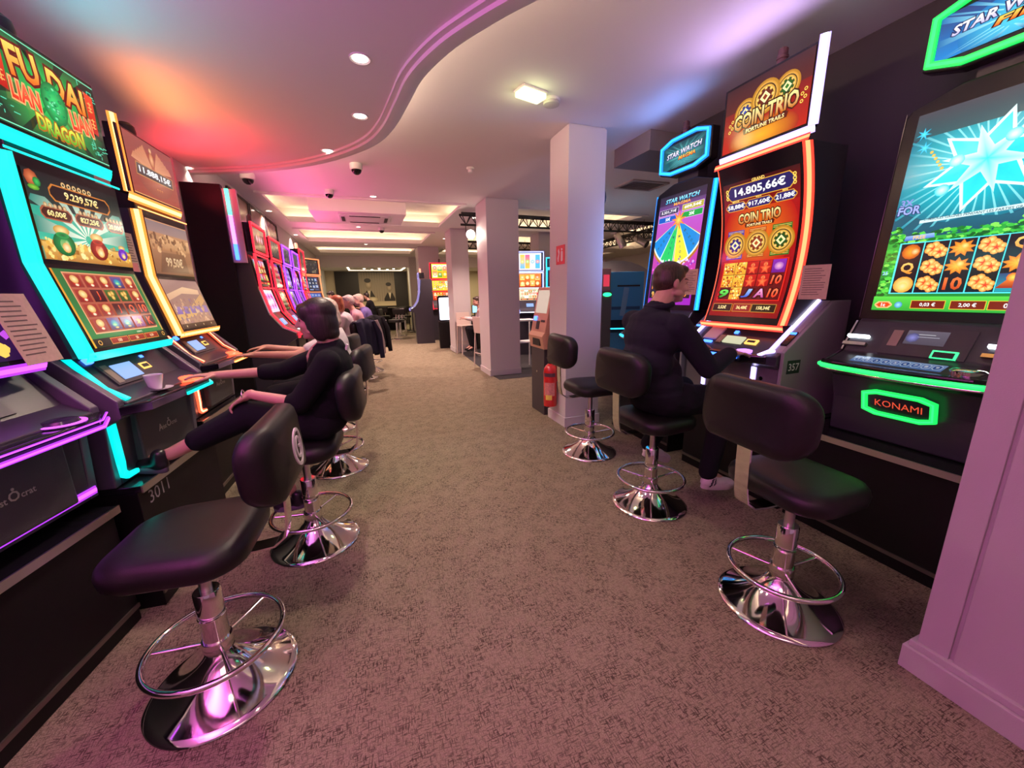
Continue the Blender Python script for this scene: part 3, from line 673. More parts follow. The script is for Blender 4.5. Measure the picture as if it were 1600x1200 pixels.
RED4 = ['#e0502a', '#f0913c', '#ffd070', '#b02818', '#f7e0a0']
def symbol(cv, kind, x, y, w, h):
    s = min(w, h)
    if kind == 'pot':
        cv.rect(x-w*.46, y-h*.45, x+w*.46, y+h*.45, '#8c2a22', '#a8382c'); cv.disc(x, y-h*.16, s*.40, '#e24030', '#8c1814', sy=0.72); cv.disc(x, y+h*.12, s*.36, '#ffe6a8', '#d8a050', sy=0.8); cv.disc(x+s*.02, y-h*.28, s*.16, '#fff0d8', '#e8c8a0', sy=0.6)
    elif kind == 'fish':
        cv.rect(x-w*.46, y-h*.45, x+w*.46, y+h*.45, '#3a2a60', '#6a4a88'); cv.disc(x, y, s*.42, '#38c8b8', '#1450a0', sy=0.72); cv.disc(x-s*.05, y-s*.08, s*.25, '#b8f0a0', '#38b090', sy=0.5); cv.disc(x+s*.05, y-h*.3, s*.2, '#e8d090', '#b89040', sy=0.4)
    elif kind == 'coins':
        cv.rect(x-w*.46, y-h*.45, x+w*.46, y+h*.45, '#2c4a20', '#4a6a2c')
        for dx, dy in ((-.18, .12), (.12, .18), (.02, -.14)): cv.disc(x+dx*s, y+dy*s, s*.2, '#ffe080', '#b87820')
    elif kind == 'flower':
        cv.rect(x-w*.46, y-h*.45, x+w*.46, y+h*.45, '#8a4a80', '#b070a0'); cv.star(x, y, s*.18, s*.42, 6, '#ffe8a0', '#e09050')
    else:
        cv.rect(x-w*.46, y-h*.45, x+w*.46, y+h*.45, '#3c0e14', '#54141a'); cv.text(kind, x, y, h*.62, '#d82818', '#ff6a38', bold=0.05, w=w*.62 if len(kind) > 1 else None)
def bag(cv, x, y, s, c, cd):
    cv.disc(x, y, s, c, cd, sy=0.85); cv.disc(x, y+s*.95, s*.72, '#ffe59a', '#c88a30', sy=0.5); cv.disc(x, y+s*.62, s*.6, cd, c, sy=0.35)
    for k in range(4): cv.disc(x+s*(.05+.12*k-.2), y-s*.05, s*.28, '#ffe9b0', c, n=10, sy=1.4)
    cv.disc(x+s*.1, y-s*.25, s*.4, '#ffefc0', '#e0a848', n=12, sy=0.9)
def art_b_top(cv):
    W, H = cv.w, cv.h; cv.rect(0, 0, W, H, '#123522', '#1c2a22'); cv.disc(W*.5, H*.5, W*.40, '#2fb04e', '#173c24', n=28, sy=0.5)
    cv.rays(W*.5, H*.52, .05, W*.5, 9, '#3ec45c', '#16402a', 0.7, 10)
    for v in (0.02, 0.97): cv.rect(W*.0, H*v, W, H*v+.005, '#7ae8b8')
    rn = random.Random(4)
    for k in range(46):
        u = rn.choice((rn.uniform(.0, .16), rn.uniform(.82, .97)))*W; v = rn.choice((rn.uniform(.05, .25), rn.uniform(.72, .93)))*H; l = rn.uniform(.01, .035)
        if rn.random() < .6: cv.rect(u, v, min(u+l, W), v+.004, '#58d8b0')
        else: cv.rect(u, v, u+.004, min(v+l, H), '#58d8b0')
    for x in (.09, .90):
        cv.poly([(W*(x-.045), H*.38), (W*(x+.035), H*.36), (W*(x+.05), H*.84), (W*(x-.04), H*.86)], '#b81c14', '#f04a2c'); [[cv.rect(W*(x-.022), H*(y+dy), W*(x+.022), H*(y+dy)+.005, '#ffb060') for dy in (-.06, -.02, .03)]+[cv.rect(W*x-.0025, H*(y-.07), W*x+.0025, H*(y+.06), '#ffb060')] for y in (.7, .5)]
    cv.text('FU', W*.29, H*.72, H*.30, '#e86a18', '#ffd860', w=W*.23, bold=0.07, edge='#6a1410', rot=4); cv.text('DAI', W*.66, H*.70, H*.28, '#e86a18', '#ffd860', w=W*.33, bold=0.07, edge='#6a1410', rot=-3)
    cv.text('LIAN', W*.25, H*.40, H*.19, '#e03018', '#ff7048', w=W*.22, bold=0.06, edge='#ffb070', rot=-3); cv.text('LIAN', W*.75, H*.40, H*.19, '#e03018', '#ff7048', w=W*.22, bold=0.06, edge='#ffb070', rot=3)
    cv.disc(W*.5, H*.47, W*.115, '#3ce07a', '#0d7038', n=20, sy=1.25)
    rn = random.Random(8)
    for k in range(34):
        a, r = rn.uniform(0, 6.3), rn.uniform(0, .09)*W; cv.disc(W*.5+r*math.cos(a), H*.47+1.2*r*math.sin(a), .011, rn.choice(('#8cffc0', '#20a860', '#0c5c34')), rn.choice(('#18b060', '#0c6838')), n=7, sy=.7)
    cv.text('DRAGON', W*.5, H*.155, H*.16, '#3aa828', '#e8f050', w=W*.42, bold=0.06, edge='#b86818', arc=-0.6)
def art_b_up(cv):
    W, H = cv.w, cv.h; cv.rect(0, 0, W, H, '#c08838', '#1c2420', nv=8); cv.rect(0, H*.22, W, H*.62, '#40b898', '#28a48c'); cv.rect(0, H*.6, W, H, '#223430', '#1c2020')
    cv.rays(W*.5, H*.3, .02, W*.55, 15, '#f0f8e0', '#2c8878', 0.55, 5)
    cv.rect(0, H*.72, W, H, '#20302c', '#141a1a')
    cv.disc(W*.07, H*.9, .035, '#e08050', '#a04020', n=8); cv.disc(W*.11, H*.87, .02, '#40c060', '#107030', n=8); cv.disc(W*.07, H*.8, .03, '#90c840', '#409020', n=8, sy=.4)
    digits_bar(cv, W*.53, H*.80, W*.66, H*.20, '9.239,57€')
    for k in range(6): cv.ring(W*(.36+.055*k), H*.925, .006, .013, '#f0d8a0', '#b88040', n=10)
    for (x, s, w) in ((.22, '60,00€', .30), (.56, '827,25€', .32), (.87, '20,00€', .22)):
        digits_bar(cv, W*x, H*.545, W*w, H*.15, s, '#ffe080', '#4a1c10', '#a8583c')
        for k in range(5): cv.disc(W*(x-.09+.045*k), H*.635, .011, '#e8d0a0', '#a87848', n=9)
    cv.rect(0, 0, W, H*.20, '#b87830', '#e8b860'); cv.speck(.01, .01, W-.01, H*.24, 90, ['#f8dc80', '#d09038', '#a86820', '#ffe8a0', '#e8b048'], .013, 3)
    bag(cv, W*.21, H*.20, .062, '#28a050', '#0c5c28'); bag(cv, W*.58, H*.19, .060, '#c83018', '#701008'); bag(cv, W*.88, H*.17, .036, '#8a3ad0', '#50189a')
def art_b_low(cv):
    W, H = cv.w, cv.h; cv.rect(0, 0, W, H, '#24803c', '#2f6c38'); cv.rect(0, 0, .012, H, '#f0b040', '#d88828'); cv.rect(W-.012, 0, W, H, '#d8a850', '#8a8a50')
    cv.rect(W*.09, H*.17, W*.93, H*.965, '#f0b080', '#e8a070'); cv.rect(W*.10, H*.185, W*.92, H*.95, '#a85038', '#b86048')
    g = [['pot', 'pot', 'pot', 'fish', 'pot'], ['pot', 'J', 'coins', 'coins', 'pot'], ['pot', 'pot', 'J', 'Q', '10'], ['pot', 'fish', 'fish', 'flower', 'K']]
    cw, ch = W*.82/5, H*.765/4
    for r in range(4):
        for c in range(5): symbol(cv, g[r][c], W*.10+cw*(c+.5), H*.95-ch*(r+.5), cw*.94, ch*.94)
    cv.rect(0, 0, W, H*.11, '#141210', '#201a14')
    for (x, w, s) in ((.30, .22, '100'), (.53, .22, '50'), (.75, .2, '0,50')):
        cv.rect(W*(x-w/2), H*.015, W*(x+w/2), H*.10, '#e8a040'); cv.rect(W*(x-w/2)+.003, H*.015+.003, W*(x+w/2)-.003, H*.10-.003, '#8c1c14', '#a82418'); cv.text(s, W*x, H*.057, H*.04, '#ffe0b0')
    for x in (.06, .94): cv.ring(W*x, H*.055, .008, .012, '#e8b050')
    cv.text('CREDITS', W*.6, H*.135, H*.022, '#e8e8d0')
def art_c_top(cv):
    W, H = cv.w, cv.h; cv.rect(0, 0, W, H, '#9a4434', '#8a5048'); cv.disc(W*.5, H*.45, W*.4, '#b86a4c', '#8e4a3c', n=24, sy=.6)
    for s in (-1, 1):
        for k in range(5): cv.poly([(W*.5+s*W*.03, H*.58), (W*.5+s*W*(.14+.055*k), H*(.92-.05*k)), (W*.5+s*W*(.20+.055*k), H*(.84-.06*k)), (W*.5+s*W*.05, H*.52)], '#d89a70', '#b87858')
    cv.disc(W*.5, H*.72, .03, '#e8b080', '#b07048', n=10, sy=1.6); cv.disc(W*.5, H*.88, .018, '#f0c898', '#b88058', n=9)
    cv.poly([(W*.12, H*.34), (W*.90, H*.34), (W*.92, H*.55), (W*.14, H*.56)], '#c08a50'); cv.poly([(W*.13, H*.355), (W*.89, H*.355), (W*.905, H*.535), (W*.15, H*.545)], '#43403c', '#5c5850')
    cv.text('11.888,15€', W*.52, H*.45, H*.12, '#e8f0f0', '#ffffff', w=W*.66, bold=0.04)
    cv.text('* * *', W*.55, H*.2, H*.05, '#e0a060')
    cv.rect(0, 0, W, .006, '#d8a060')
def art_c_up(cv):
    W, H = cv.w, cv.h; cv.rect(0, 0, W, H, '#7c5036', '#c89068', nv=6); cv.rect(W*.0, H*.78, W, H*.98, '#a08078', '#8a7474'); cv.poly([(0, H*.6), (W*.4, H*.78), (W*.8, H*.7), (W, H*.74), (W, H*.5), (0, H*.45)], '#a87048', '#e0b080')
    cv.speck(.02, H*.45, W-.02, H*.75, 60, ['#d8a878', '#906040', '#b88860', '#785038'], .02, 5)
    cv.poly([(W*.12, H*.04), (W*.86, H*.06), (W*.8, H*.44), (W*.22, H*.42)], '#6a4430', '#8a6044'); cv.text('99,50€', W*.5, H*.24, H*.2, '#c8a074', '#e0c098', w=W*.42, bold=0.05)
def art_c_low(cv):
    W, H = cv.w, cv.h; cv.rect(0, 0, W, H, '#b08068', '#9c7870', nv=6); cv.poly([(0, H*.28), (W*.45, H*.42), (W*.95, H*.72), (W*.98, H*.56), (W*.5, H*.24), (0, H*.18)], '#d8a868', '#c89868')
    cv.poly([(0, H*.7), (W*.5, H*.86), (W*.92, H*.8), (W*.9, H*.7), (W*.4, H*.72), (0, H*.58)], '#d0a080', '#e0b890')
    for k in range(5): cv.rect(W*(.05+.19*k), H*.30, W*(.19+.19*k), H*.45, '#8868a8', '#a080a8')
    cv.speck(.02, H*.1, W-.02, H*.6, 70, ['#c89878', '#a07068', '#907080', '#d8b090'], .016, 6)
    cv.rect(0, 0, W, H*.1, '#3c241c', '#54382c')
    for x in (.12, .35, .6, .85): cv.disc(W*x, H*.05, .009, '#e8d8b0', '#a07848', n=9)
def art_a_top(cv):
    cv.rect(0, 0, cv.w, cv.h, '#28103c', '#401860'); cv.speck(.02, .02, cv.w-.02, cv.h-.02, 60, ['#c050e0', '#ff9040', '#6020a0', '#ffd060'], .02, 9)
TEAL = duo('teal', (0.0, 0.80, 0.74), (0.0, 1.0, 0.74), 1.3, 1.8); AMBER = duo('amber', (1.0, 0.22, 0.03), (1.0, 0.50, 0.16), 2.2, 3.6); HOTRED = duo('hot_red', (1.0, 0.08, 0.03), (1.0, 0.30, 0.16), 2.4, 4.5); PURP = duo('purple', (0.42, 0.04, 0.9), (0.70, 0.10, 1.0), 1.6, 2.2)
twin((-1.403, 1.821, 0), R(80), 'purple-lit slot machine at the left edge of the picture', PURP, PURP, (art_a_top, art_a_top, art_a_top, 'p'), (0, 0, 0))
twin((-1.261, 2.639, 0), R(85), 'teal-lit slot machine with green topper and coffee cup on its deck', TEAL, TEAL, (art_b_top, art_b_up, art_b_low, 'red'), (1, 0, 1))
twin((-1.347, 3.815, 0), R(87), 'amber and red lit slot machine beyond the teal one, washed brown screens', AMBER, HOTRED, (art_c_top, art_c_up, art_c_low, 'red'), (1, 1, 1))

# low black stands under the left bank
def stand(label, loc, rz, x0, x1, y0, y1, h, num=None, trim=True, group=None):
    t = thing('cabinet_stand', label, 'stand', loc, rz, group or 'black stands under the slot machines')
    m = MB(); m.bb(x0, x1, y0, y1, 0.0, h-0.035); m.build('stand_body', BLKM, t, 0, 0.003)
    m = MB(); m.bb(x0-0.005, x1+0.005, y0-0.022, y1, h-0.033, h); m.build('stand_top', BLKG, t, 0, 0.003)
    m = MB(); m.bb(x0-0.006, x1+0.006, y0-0.030, y0-0.0225, h-0.036, h+0.001); m.build('top_edge', STEEL, t, 0)
    if trim: m = MB(); m.bb(x0, x1, y0-0.008, y0-0.0005, 0.070, 0.092); m.build('kick_strip', mat('dull_steel', (0.30, 0.27, 0.24), 0.4, 1.0), t, 0)
    if num:
        vs, fs = glyphs(num, 0.0); mn, mx = vs.min(0), vs.max(0); k = 0.068/(mx[1]-mn[1]); m = MB()
        m.add([(x0+0.07+(v[0]-mn[0])*k, y0-0.0015, h-0.13+(v[1]-mn[1])*k) for v in vs], fs); m.build('lettering', mat('grey_print', (0.5, 0.47, 0.5), 0.6), t, 0)
    return t
stand('long black stand at the left edge, under the purple cabinet', (-1.403, 1.821, 0), R(80), -1.6, 0.39, -0.135, 0.20, 0.62)
stand('black stand with white number under the teal cabinet', (-1.261, 2.639, 0), R(85), -0.385, 0.42, -0.17, 0.36, 0.677, '3011')
stand('black stand under the amber and red cabinet, behind the woman', (-1.347, 3.815, 0), R(87), -0.46, 0.44, -0.14, 0.36, 0.677)

# ---------------------------------------------------------------- curved screen cabinet on the right
RN = duo('red', (1.0, 0.04, 0.02), (1.0, 0.24, 0.09), 2.2, 3.0); WN = duo('white', (0.45, 0.35, 1.0), (0.85, 0.80, 1.0), 2.6, 4.5)
def coin(cv, x, y, r, c, gold='#ffd860'):
    cv.disc(x, y, r, gold, '#b87818', n=28); cv.disc(x, y, r*.86, '#fff0a0', '#d8982c', n=28); cv.disc(x, y, r*.74, c, '#2a1408', n=24); cv.ring(x, y, r*.55, r*.68, gold, '#c88828', n=24)
    for a in range(0, 360, 45): cv.disc(x+r*.52*math.cos(R(a)), y+r*.52*math.sin(R(a)), r*.12, '#ffe890', '#d09030', n=7)
    cv.star(x, y, r*.25, r*.36, 4, gold, '#fff4c0'); cv.star(x, y, r*.12, r*.17, 4, c)
def logo_trio(cv, x, y, w):
    h = w*.2
    cv.text('COIN TRIO', x, y, h, '#c86a10', '#fff0a0', w=w, bold=0.045, edge='#3a1206', ew=.07, rot=0)
    cv.poly([(x-w*.32, y-h*1.0), (x+w*.36, y-h*1.0), (x+w*.38, y-h*.62), (x-w*.34, y-h*.62)], '#5a1808'); cv.text('FORTUNE TRAILS', x+w*.02, y-h*.81, h*.26, '#ffd870', '#fff0c0', w=w*.6, bold=0.03)
def art_trio_top(cv):
    W, H = cv.w, cv.h; cv.rect(0, 0, W, H, '#c02010', '#3a1c1c', nv=8); cv.disc(W*.5, H*.1, W*.42, '#ffb020', '#a82010', n=24, sy=.45); cv.rect(0, H*.62, W, H, '#5c2420', '#402020')
    coin(cv, W*.27, H*.55, W*.14, '#2a50b8'); coin(cv, W*.75, H*.64, W*.14, '#2a7a28'); coin(cv, W*.51, H*.64, W*.17, '#8a3018')
    logo_trio(cv, W*.52, H*.42, W*.74)
    for x in (.10, .94):
        for k in range(4): cv.ring(W*x+(.012 if k % 2 else -.008), H*(.33+.05*k), .006, .011, '#ffd860', n=9)
def art_trio(cv):
    W, H = cv.w, cv.h; cv.rect(0, 0, W, H, '#8c0c10', '#b01414', nv=20); cv.disc(W*.5, H*.62, W*.5, '#f07818', '#b81812', n=26, sy=1.0); cv.rect(0, H*.80, W, H, '#8c1414', '#401010')
    cv.plaque(W*.5, H*.925, W*.92, H*.105, '#e8a830', '#28205c', .4, .005); cv.text('14.805,66€', W*.5, H*.925, H*.060, '#ffffff', w=W*.66, bold=0.06); cv.text('GRAND', W*.5, H*.986, H*.02, '#ffd870', bold=.04)
    for x in (.06, .94):
        for k in range(3): cv.ring(W*x, H*(.90+.025*k), .006, .013, '#ffd860', n=9)
    for (x, s, w) in ((.18, '58,88€', .30), (.50, '917,60€', .36), (.83, '21,88€', .28)): cv.plaque(W*x, H*.83, W*w, H*.062, '#e8a830', '#30246a', .4, .004); cv.text(s, W*x, H*.83, H*.034, '#ffffff', w=W*w*.8, bold=.06); cv.text({.18: 'MINOR', .50: 'MAJOR', .83: 'MINI'}[x], W*x, H*.868, H*.013, '#ffd870', bold=.04)
    logo_trio(cv, W*.5, H*.735, W*.56)
    for (x, c) in ((.19, '#2838a8'), (.5, '#b84818'), (.82, '#1c6a20')):
        cv.rect(W*(x-.12), H*.44, W*(x+.12), H*.655, c, c)
        for q in (.45, .46, .635, .645): cv.rect(W*(x-.11), H*q, W*(x+.11), H*q+.003, '#ffd870')
        coin(cv, W*x, H*.545, W*.165, c)
    cv.rect(W*.06, H*.12, W*.96, H*.42, '#e02818'); cv.rect(W*.075, H*.127, W*.945, H*.413, '#5a0c0c', '#6a1410')
    cw, ch = W*.87/5, H*.286/3; X = lambda c: W*.075+cw*(c+.5); Y = lambda r: H*.413-ch*(r+.5)
    for r in (0, 1, 2):
        for c in (0, 1):
            if (r, c) == (2, 0): continue
            cv.rect(X(c)-cw*.48, Y(r)-ch*.48, X(c)+cw*.48, Y(r)+ch*.48, '#e8a028', '#f8c848'); cv.speck(X(c)-cw*.42, Y(r)-ch*.42, X(c)+cw*.42, Y(r)+ch*.42, 26, ['#fff0a0', '#c04818', '#e87820', '#a03010'], .008, r*7+c)
    for r in (0, 1):
        for c in (2, 3): cv.rect(X(c)-cw*.46, Y(r)-ch*.46, X(c)+cw*.46, Y(r)+ch*.46, '#a81410', '#c82018'); cv.disc(X(c), Y(r)+ch*.18, cw*.17, '#ffc880', '#d05828', n=10); cv.star(X(c), Y(r)-ch*.12, cw*.2, cw*.44, 5, '#ff8848', '#e03820')
    cv.rect(X(4)-cw*.48, Y(0)-ch*.48, X(4)+cw*.48, Y(0)+ch*.48, '#6a1c8c', '#8c30b0'); cv.disc(X(4), Y(0), cw*.34, '#f8b8d0', '#a050c0', n=12, sy=.8)
    for (s, c, r, a, b) in (('10', 4, 1, '#e03018', '#ff8050'), ('9', 0, 2, '#18a028', '#70f060'), ('J', 2, 2, '#1c50d0', '#a0c8ff'), ('A', 3, 2, '#c04090', '#ffb0e0'), ('10', 4, 2, '#e03018', '#ff8050')): cv.text(s, X(c), Y(r), ch*.62, a, b, w=cw*.72, bold=.06, shear=.15, edge='#2a0606')
    for (x, w, s, f) in ((.20, .30, '3,52€', '#2c1010'), (.50, .26, '36,48€', '#901414'), (.80, .32, '158,34€', '#2c1c0c')): cv.rect(W*(x-w/2), H*.035, W*(x+w/2), H*.095, '#d8a040'); cv.rect(W*(x-w/2)+.003, H*.035+.003, W*(x+w/2)-.003, H*.095-.003, f); cv.text(s, W*x, H*.066, H*.028, '#ffe8a0', bold=.04)
def curve_cab(loc, rz):
    t = thing('slot_machine', 'red-lit curved screen slot machine the man is playing', 'slot machine', loc, rz)
    prof = lambda z: -0.072+0.105*(1-((z-1.87)/0.57)**2)
    zs = [1.30+1.14*i/24 for i in range(25)]
    m = MB(); m.prism([(-0.10, 0.65), (0.40, 0.65), (0.40, 1.455), (0.245, 1.455), (-0.165, 1.127), (-0.20, 1.105), (-0.20, 1.04), (-0.11, 1.0)], -0.43, 0.43); m.build('cabinet_body', BG, t, 0, 0.005)
    SG = mat('grey_gloss_side', (0.26, 0.26, 0.27), 0.38)
    for s in (-1, 1):
        m = MB(); m.prism([(-0.172, 0.65), (0.42, 0.65), (0.42, 1.463), (0.243, 1.463), (-0.172, 1.133)], s*0.431, s*0.455); sp = m.build('side_panel', SG, t, 0, 0.004)
        if s > 0:
            m = MB(); m.bb(0.4555, 0.4585, -0.13, -0.01, 0.99, 1.08); pl = m.build('number_plate', mat('plate_green', (0.012, 0.03, 0.02), 0.5), sp, 0)
            vs, fs = glyphs('357', 0.01); mn, mx = vs.min(0), vs.max(0); k = 0.05/(mx[1]-mn[1]); m = MB()
            m.add([(0.4595, -0.07+(v[0]-(mn[0]+mx[0])/2)*k, 1.01+(v[1]-mn[1])*k) for v in vs], fs); m.build('lettering', mat('white_print'), pl, 0)
        m = MB(); m.prism([(0.243, 1.463), (-0.163, 1.138), (-0.163, 1.120), (0.243, 1.445)], s*0.375, s*0.43); m.build('shoulder_plate', mat('pale_gloss_shoulder', (0.38, 0.34, 0.36), 0.3), t, 0)
        m = MB(); x0 = s*0.344; m.nrib([(x0, 0.24, 1.460), (x0, -0.165, 1.136), (x0-s*0.02, -0.245, 1.108)], (s*0.030, 0, 0), (0, -0.62, 0.78), 0.012); m.nrib([(s*0.33, -0.245, 1.108), (s*0.385, -0.17, 1.125)], (0, 0.028, 0.01), (0, -0.5, 1), 0.01); m.build('shoulder_light', WN, t, 0)
        m = MB(); m.nrib([(s*0.20, -0.118, 1.0), (s*0.20, -0.118, 0.78)], (s*0.04, 0, 0), (0, -1, 0), 0.012); m.build('front_light', WN, t, 0)
        m = MB(); m.nrib([(s*0.312, prof(z)-0.004, z) for z in zs], (s*0.036, 0.042, 0), (s*0.75, -0.65, 0)); m.build('screen_edge_light', RN, t, 0)
        m = MB(); m.prism([(-0.02, 1.262), (-0.12, 1.185), (-0.12, 1.15), (-0.02, 1.22)], s*0.382, s*0.426); m.build('note_slot', BLKG, t, 0)
        m = MB(); m.bb(s*0.386, s*0.422, -0.045, -0.03, 1.246, 1.26); m.build('indicator_light', BLUEL, t, 0)
    plan = [(-0.40, -0.10), (-0.36, -0.20), (-0.22, -0.275), (0.22, -0.275), (0.36, -0.20), (0.40, -0.10)]
    m = MB(); m.prism(plan, 1.045, 1.105, 'z'); deck = m.build('button_deck', BLKG, t, 0, 0.012, 3)
    m = MB(); m.ribbon([(-0.2, -0.283, 1.07), (0.2, -0.283, 1.07)], (0, 0, 0.02), (0, -1, 0), 0.006); m.build('deck_edge_light', BLUEL, t, 0)
    m = MB(); m.lathe([(0.055, 1.105), (0.06, 1.11), (0.05, 1.125), (0.02, 1.13)], (0.18, -0.19, 0), 26); m.build('play_button', neon('violet', (0.5, 0.2, 1.0), 2.2), deck, 40)
    m = MB(); m.bb(-0.42, 0.42, -0.125, -0.11, 0.66, 1.02); m.build('front_panel', mat('grey_metal'), t, 0, 0.004)
    m = MB(); m.lathe([(0.014, 0), (0.014, -0.012)], (0, 0, 0), 14); m.v = [(0.29+x, -0.127+z, 0.93+y) for x, y, z in m.v]; m.build('door_lock', CHR, t, 40)
    sl = lambda u, v, q: (u, -0.155+v*0.78-q*0.62, 1.137+v*0.62+q*0.78)
    def plate(name, mt, u0, v0, u1, v1, h):
        m = MB(); m.add([sl(u, v, q) for q in (0, h) for (u, v) in ((u0, v0), (u1, v0), (u1, v1), (u0, v1))], [(0, 3, 2, 1), (4, 5, 6, 7), (0, 1, 5, 4), (1, 2, 6, 5), (2, 3, 7, 6), (3, 0, 4, 7)]); m.build(name, mt, t, 0)
    plate('status_display', neon('pale_display', (0.85, 0.85, 0.55), 0.8), -0.06, 0.02, 0.10, 0.09, 0.012); plate('card_slot', neon('amber_led'), 0.125, 0.03, 0.215, 0.075, 0.012); plate('slot_mouth', BLK, 0.14, 0.042, 0.2, 0.062, 0.014)
    plate('label_strip', mat('tan_label'), -0.115, 0.01, -0.075, 0.09, 0.01); plate('paper_notice', mat('pale_paper', (0.6, 0.52, 0.62), 0.7), -0.26, 0.04, -0.13, 0.17, 0.012); plate('indicator_light', BLUEL, -0.03, 0.125, 0.0, 0.15, 0.01); plate('indicator_light', BLUEL, -0.23, 0.0, -0.15, 0.02, 0.01)
    # curved monitor
    m = MB(); P = [(prof(z), z) for z in zs]; Q = [(prof(z)+0.07, z) for z in zs][::-1]; m.prism(P+Q, -0.308, 0.308); m.build('monitor_housing', BLKG, t, 20)
    m = MB(); P = [(prof(z)+0.04, z) for z in zs]; m.prism(P+[(0.30, 2.44), (0.30, 1.42), (0.12, 1.30)], -0.352, 0.352); m.build('rear_housing', BG, t, 20)
    for (z, dz) in ((1.298, -0.042), (2.44, 0.040)):
        m = MB(); m.nrib([(-0.35, prof(z)-0.004, z), (0.35, prof(z)-0.004, z)], (0, 0.012, dz), (0, -1, 0)); m.build('screen_edge_light', RN, t, 0)
    z0, z1 = 1.345, 2.325
    def fn(u, v, q):
        z = z0+v; sl_ = -2*0.105*(z-1.87)/0.57**2; n = Vector((0, -1, sl_)).normalized(); return tuple(Vector((-0.29+u, prof(z)-0.003, z))+n*q)
    cv = Canvas(0.58, z1-z0, fn); art_trio(cv); cv.build('curved_screen', 1.15, t, 0.02)
    # topper
    m = MB(); m.bb(-0.345, 0.305, -0.035, 0.05, 2.535, 2.985); m.bb(-0.2, 0.2, 0.0, 0.12, 2.42, 2.9); m.build('topper_housing', BLKG, t, 0, 0.003)
    m = MB(); m.nrib([(0.308, -0.04, 3.01), (0.308, -0.04, 2.53)], (0.042, 0.032, 0), (0.6, -0.7, 0)); m.nrib([(-0.345, -0.04, 2.53), (0.35, -0.04, 2.53)], (0, 0.014, -0.046), (0, -1, -0.3)); m.build('topper_edge_light', WN, t, 0)
    cv = Canvas(0.62, 0.42, flat_fn(-0.325, -0.036, 2.548, -0.036, 2.968, 0)); art_trio_top(cv); cv.build('topper_screen', 1.2, t)
    m = MB(); m.lathe([(0.03, 2.98), (0.03, 3.03), (0.035, 3.035), (0.035, 3.05), (0.03, 3.055), (0.03, 3.09), (0.02, 3.10)], (0.02, 0.04, 0), 16); m.build('candle_lamp', mat('smoky_red', (0.10, 0.04, 0.05), 0.3), t)
    return t
curve_cab((2.72, 2.20, 0), R(-90))

# ---------------------------------------------------------------- tall single screen cabinets with a six sided topper
HEXT = lambda w, h, c: [(-w/2, h/2-c), (-w/2, -h/2), (0, -h/2-c*.7), (w/2, -h/2), (w/2, h/2-c), (0, h/2)]
def hexloop(w, h, k=0.28):
    P = [(-w/2, h*.36), (-w/2, -h*.36), (-w*k/2-0.02, -h/2), (w*k/2+0.02, -h/2), (w/2, -h*.36), (w/2, h*.36), (w*k/2+0.02, h/2), (-w*k/2-0.02, h/2)]
    return P
def art_hex_top(fire):
    def a(cv):
        W, H = cv.w, cv.h; cv.rect(0, 0, W, H, '#1a6470' if not fire else '#1c88d8', '#174450' if not fire else '#2a3c78'); cv.disc(W*.55, H*.3, W*.4, '#58e0f8' if fire else '#3aa0a8', '#1c78c0' if fire else '#1a5058', n=22, sy=.6); cv.rays(W*.5, H*.4, .05, W*.6, 18, '#9af0ff' if fire else '#58b8b8', '#2070b0' if fire else '#184850', .3)
        cv.text('STAR WATCH', W*.5, H*.60, H*.20, '#c8c0e8', '#ffffff', w=W*.80, bold=.05, shear=.2, edge='#2a3060', rot=2); cv.text('FIRE' if fire else 'MAGMA', W*.58, H*.36, H*.15, '#ff5a10', '#ffe060', w=W*.38, bold=.05, shear=.2, edge='#401008')
    return a
def foliage(cv, u0, v0, u1, v1, n, seed): cv.speck(u0, v0, u1, v1, n*2, ['#2aa838', '#58d848', '#1c7828', '#88ee58', '#3cc040', '#145c20'], .0095, seed, 1.7)
def bloom(cv, x, y, s):
    for a in range(0, 360, 60): cv.disc(x+s*.3*math.cos(R(a+20)), y+s*.3*math.sin(R(a+20)), s*.24, '#ffe890', '#f0902c', n=8)
    cv.star(x, y, s*.1, s*.3, 5, '#e02818', '#ff6838')
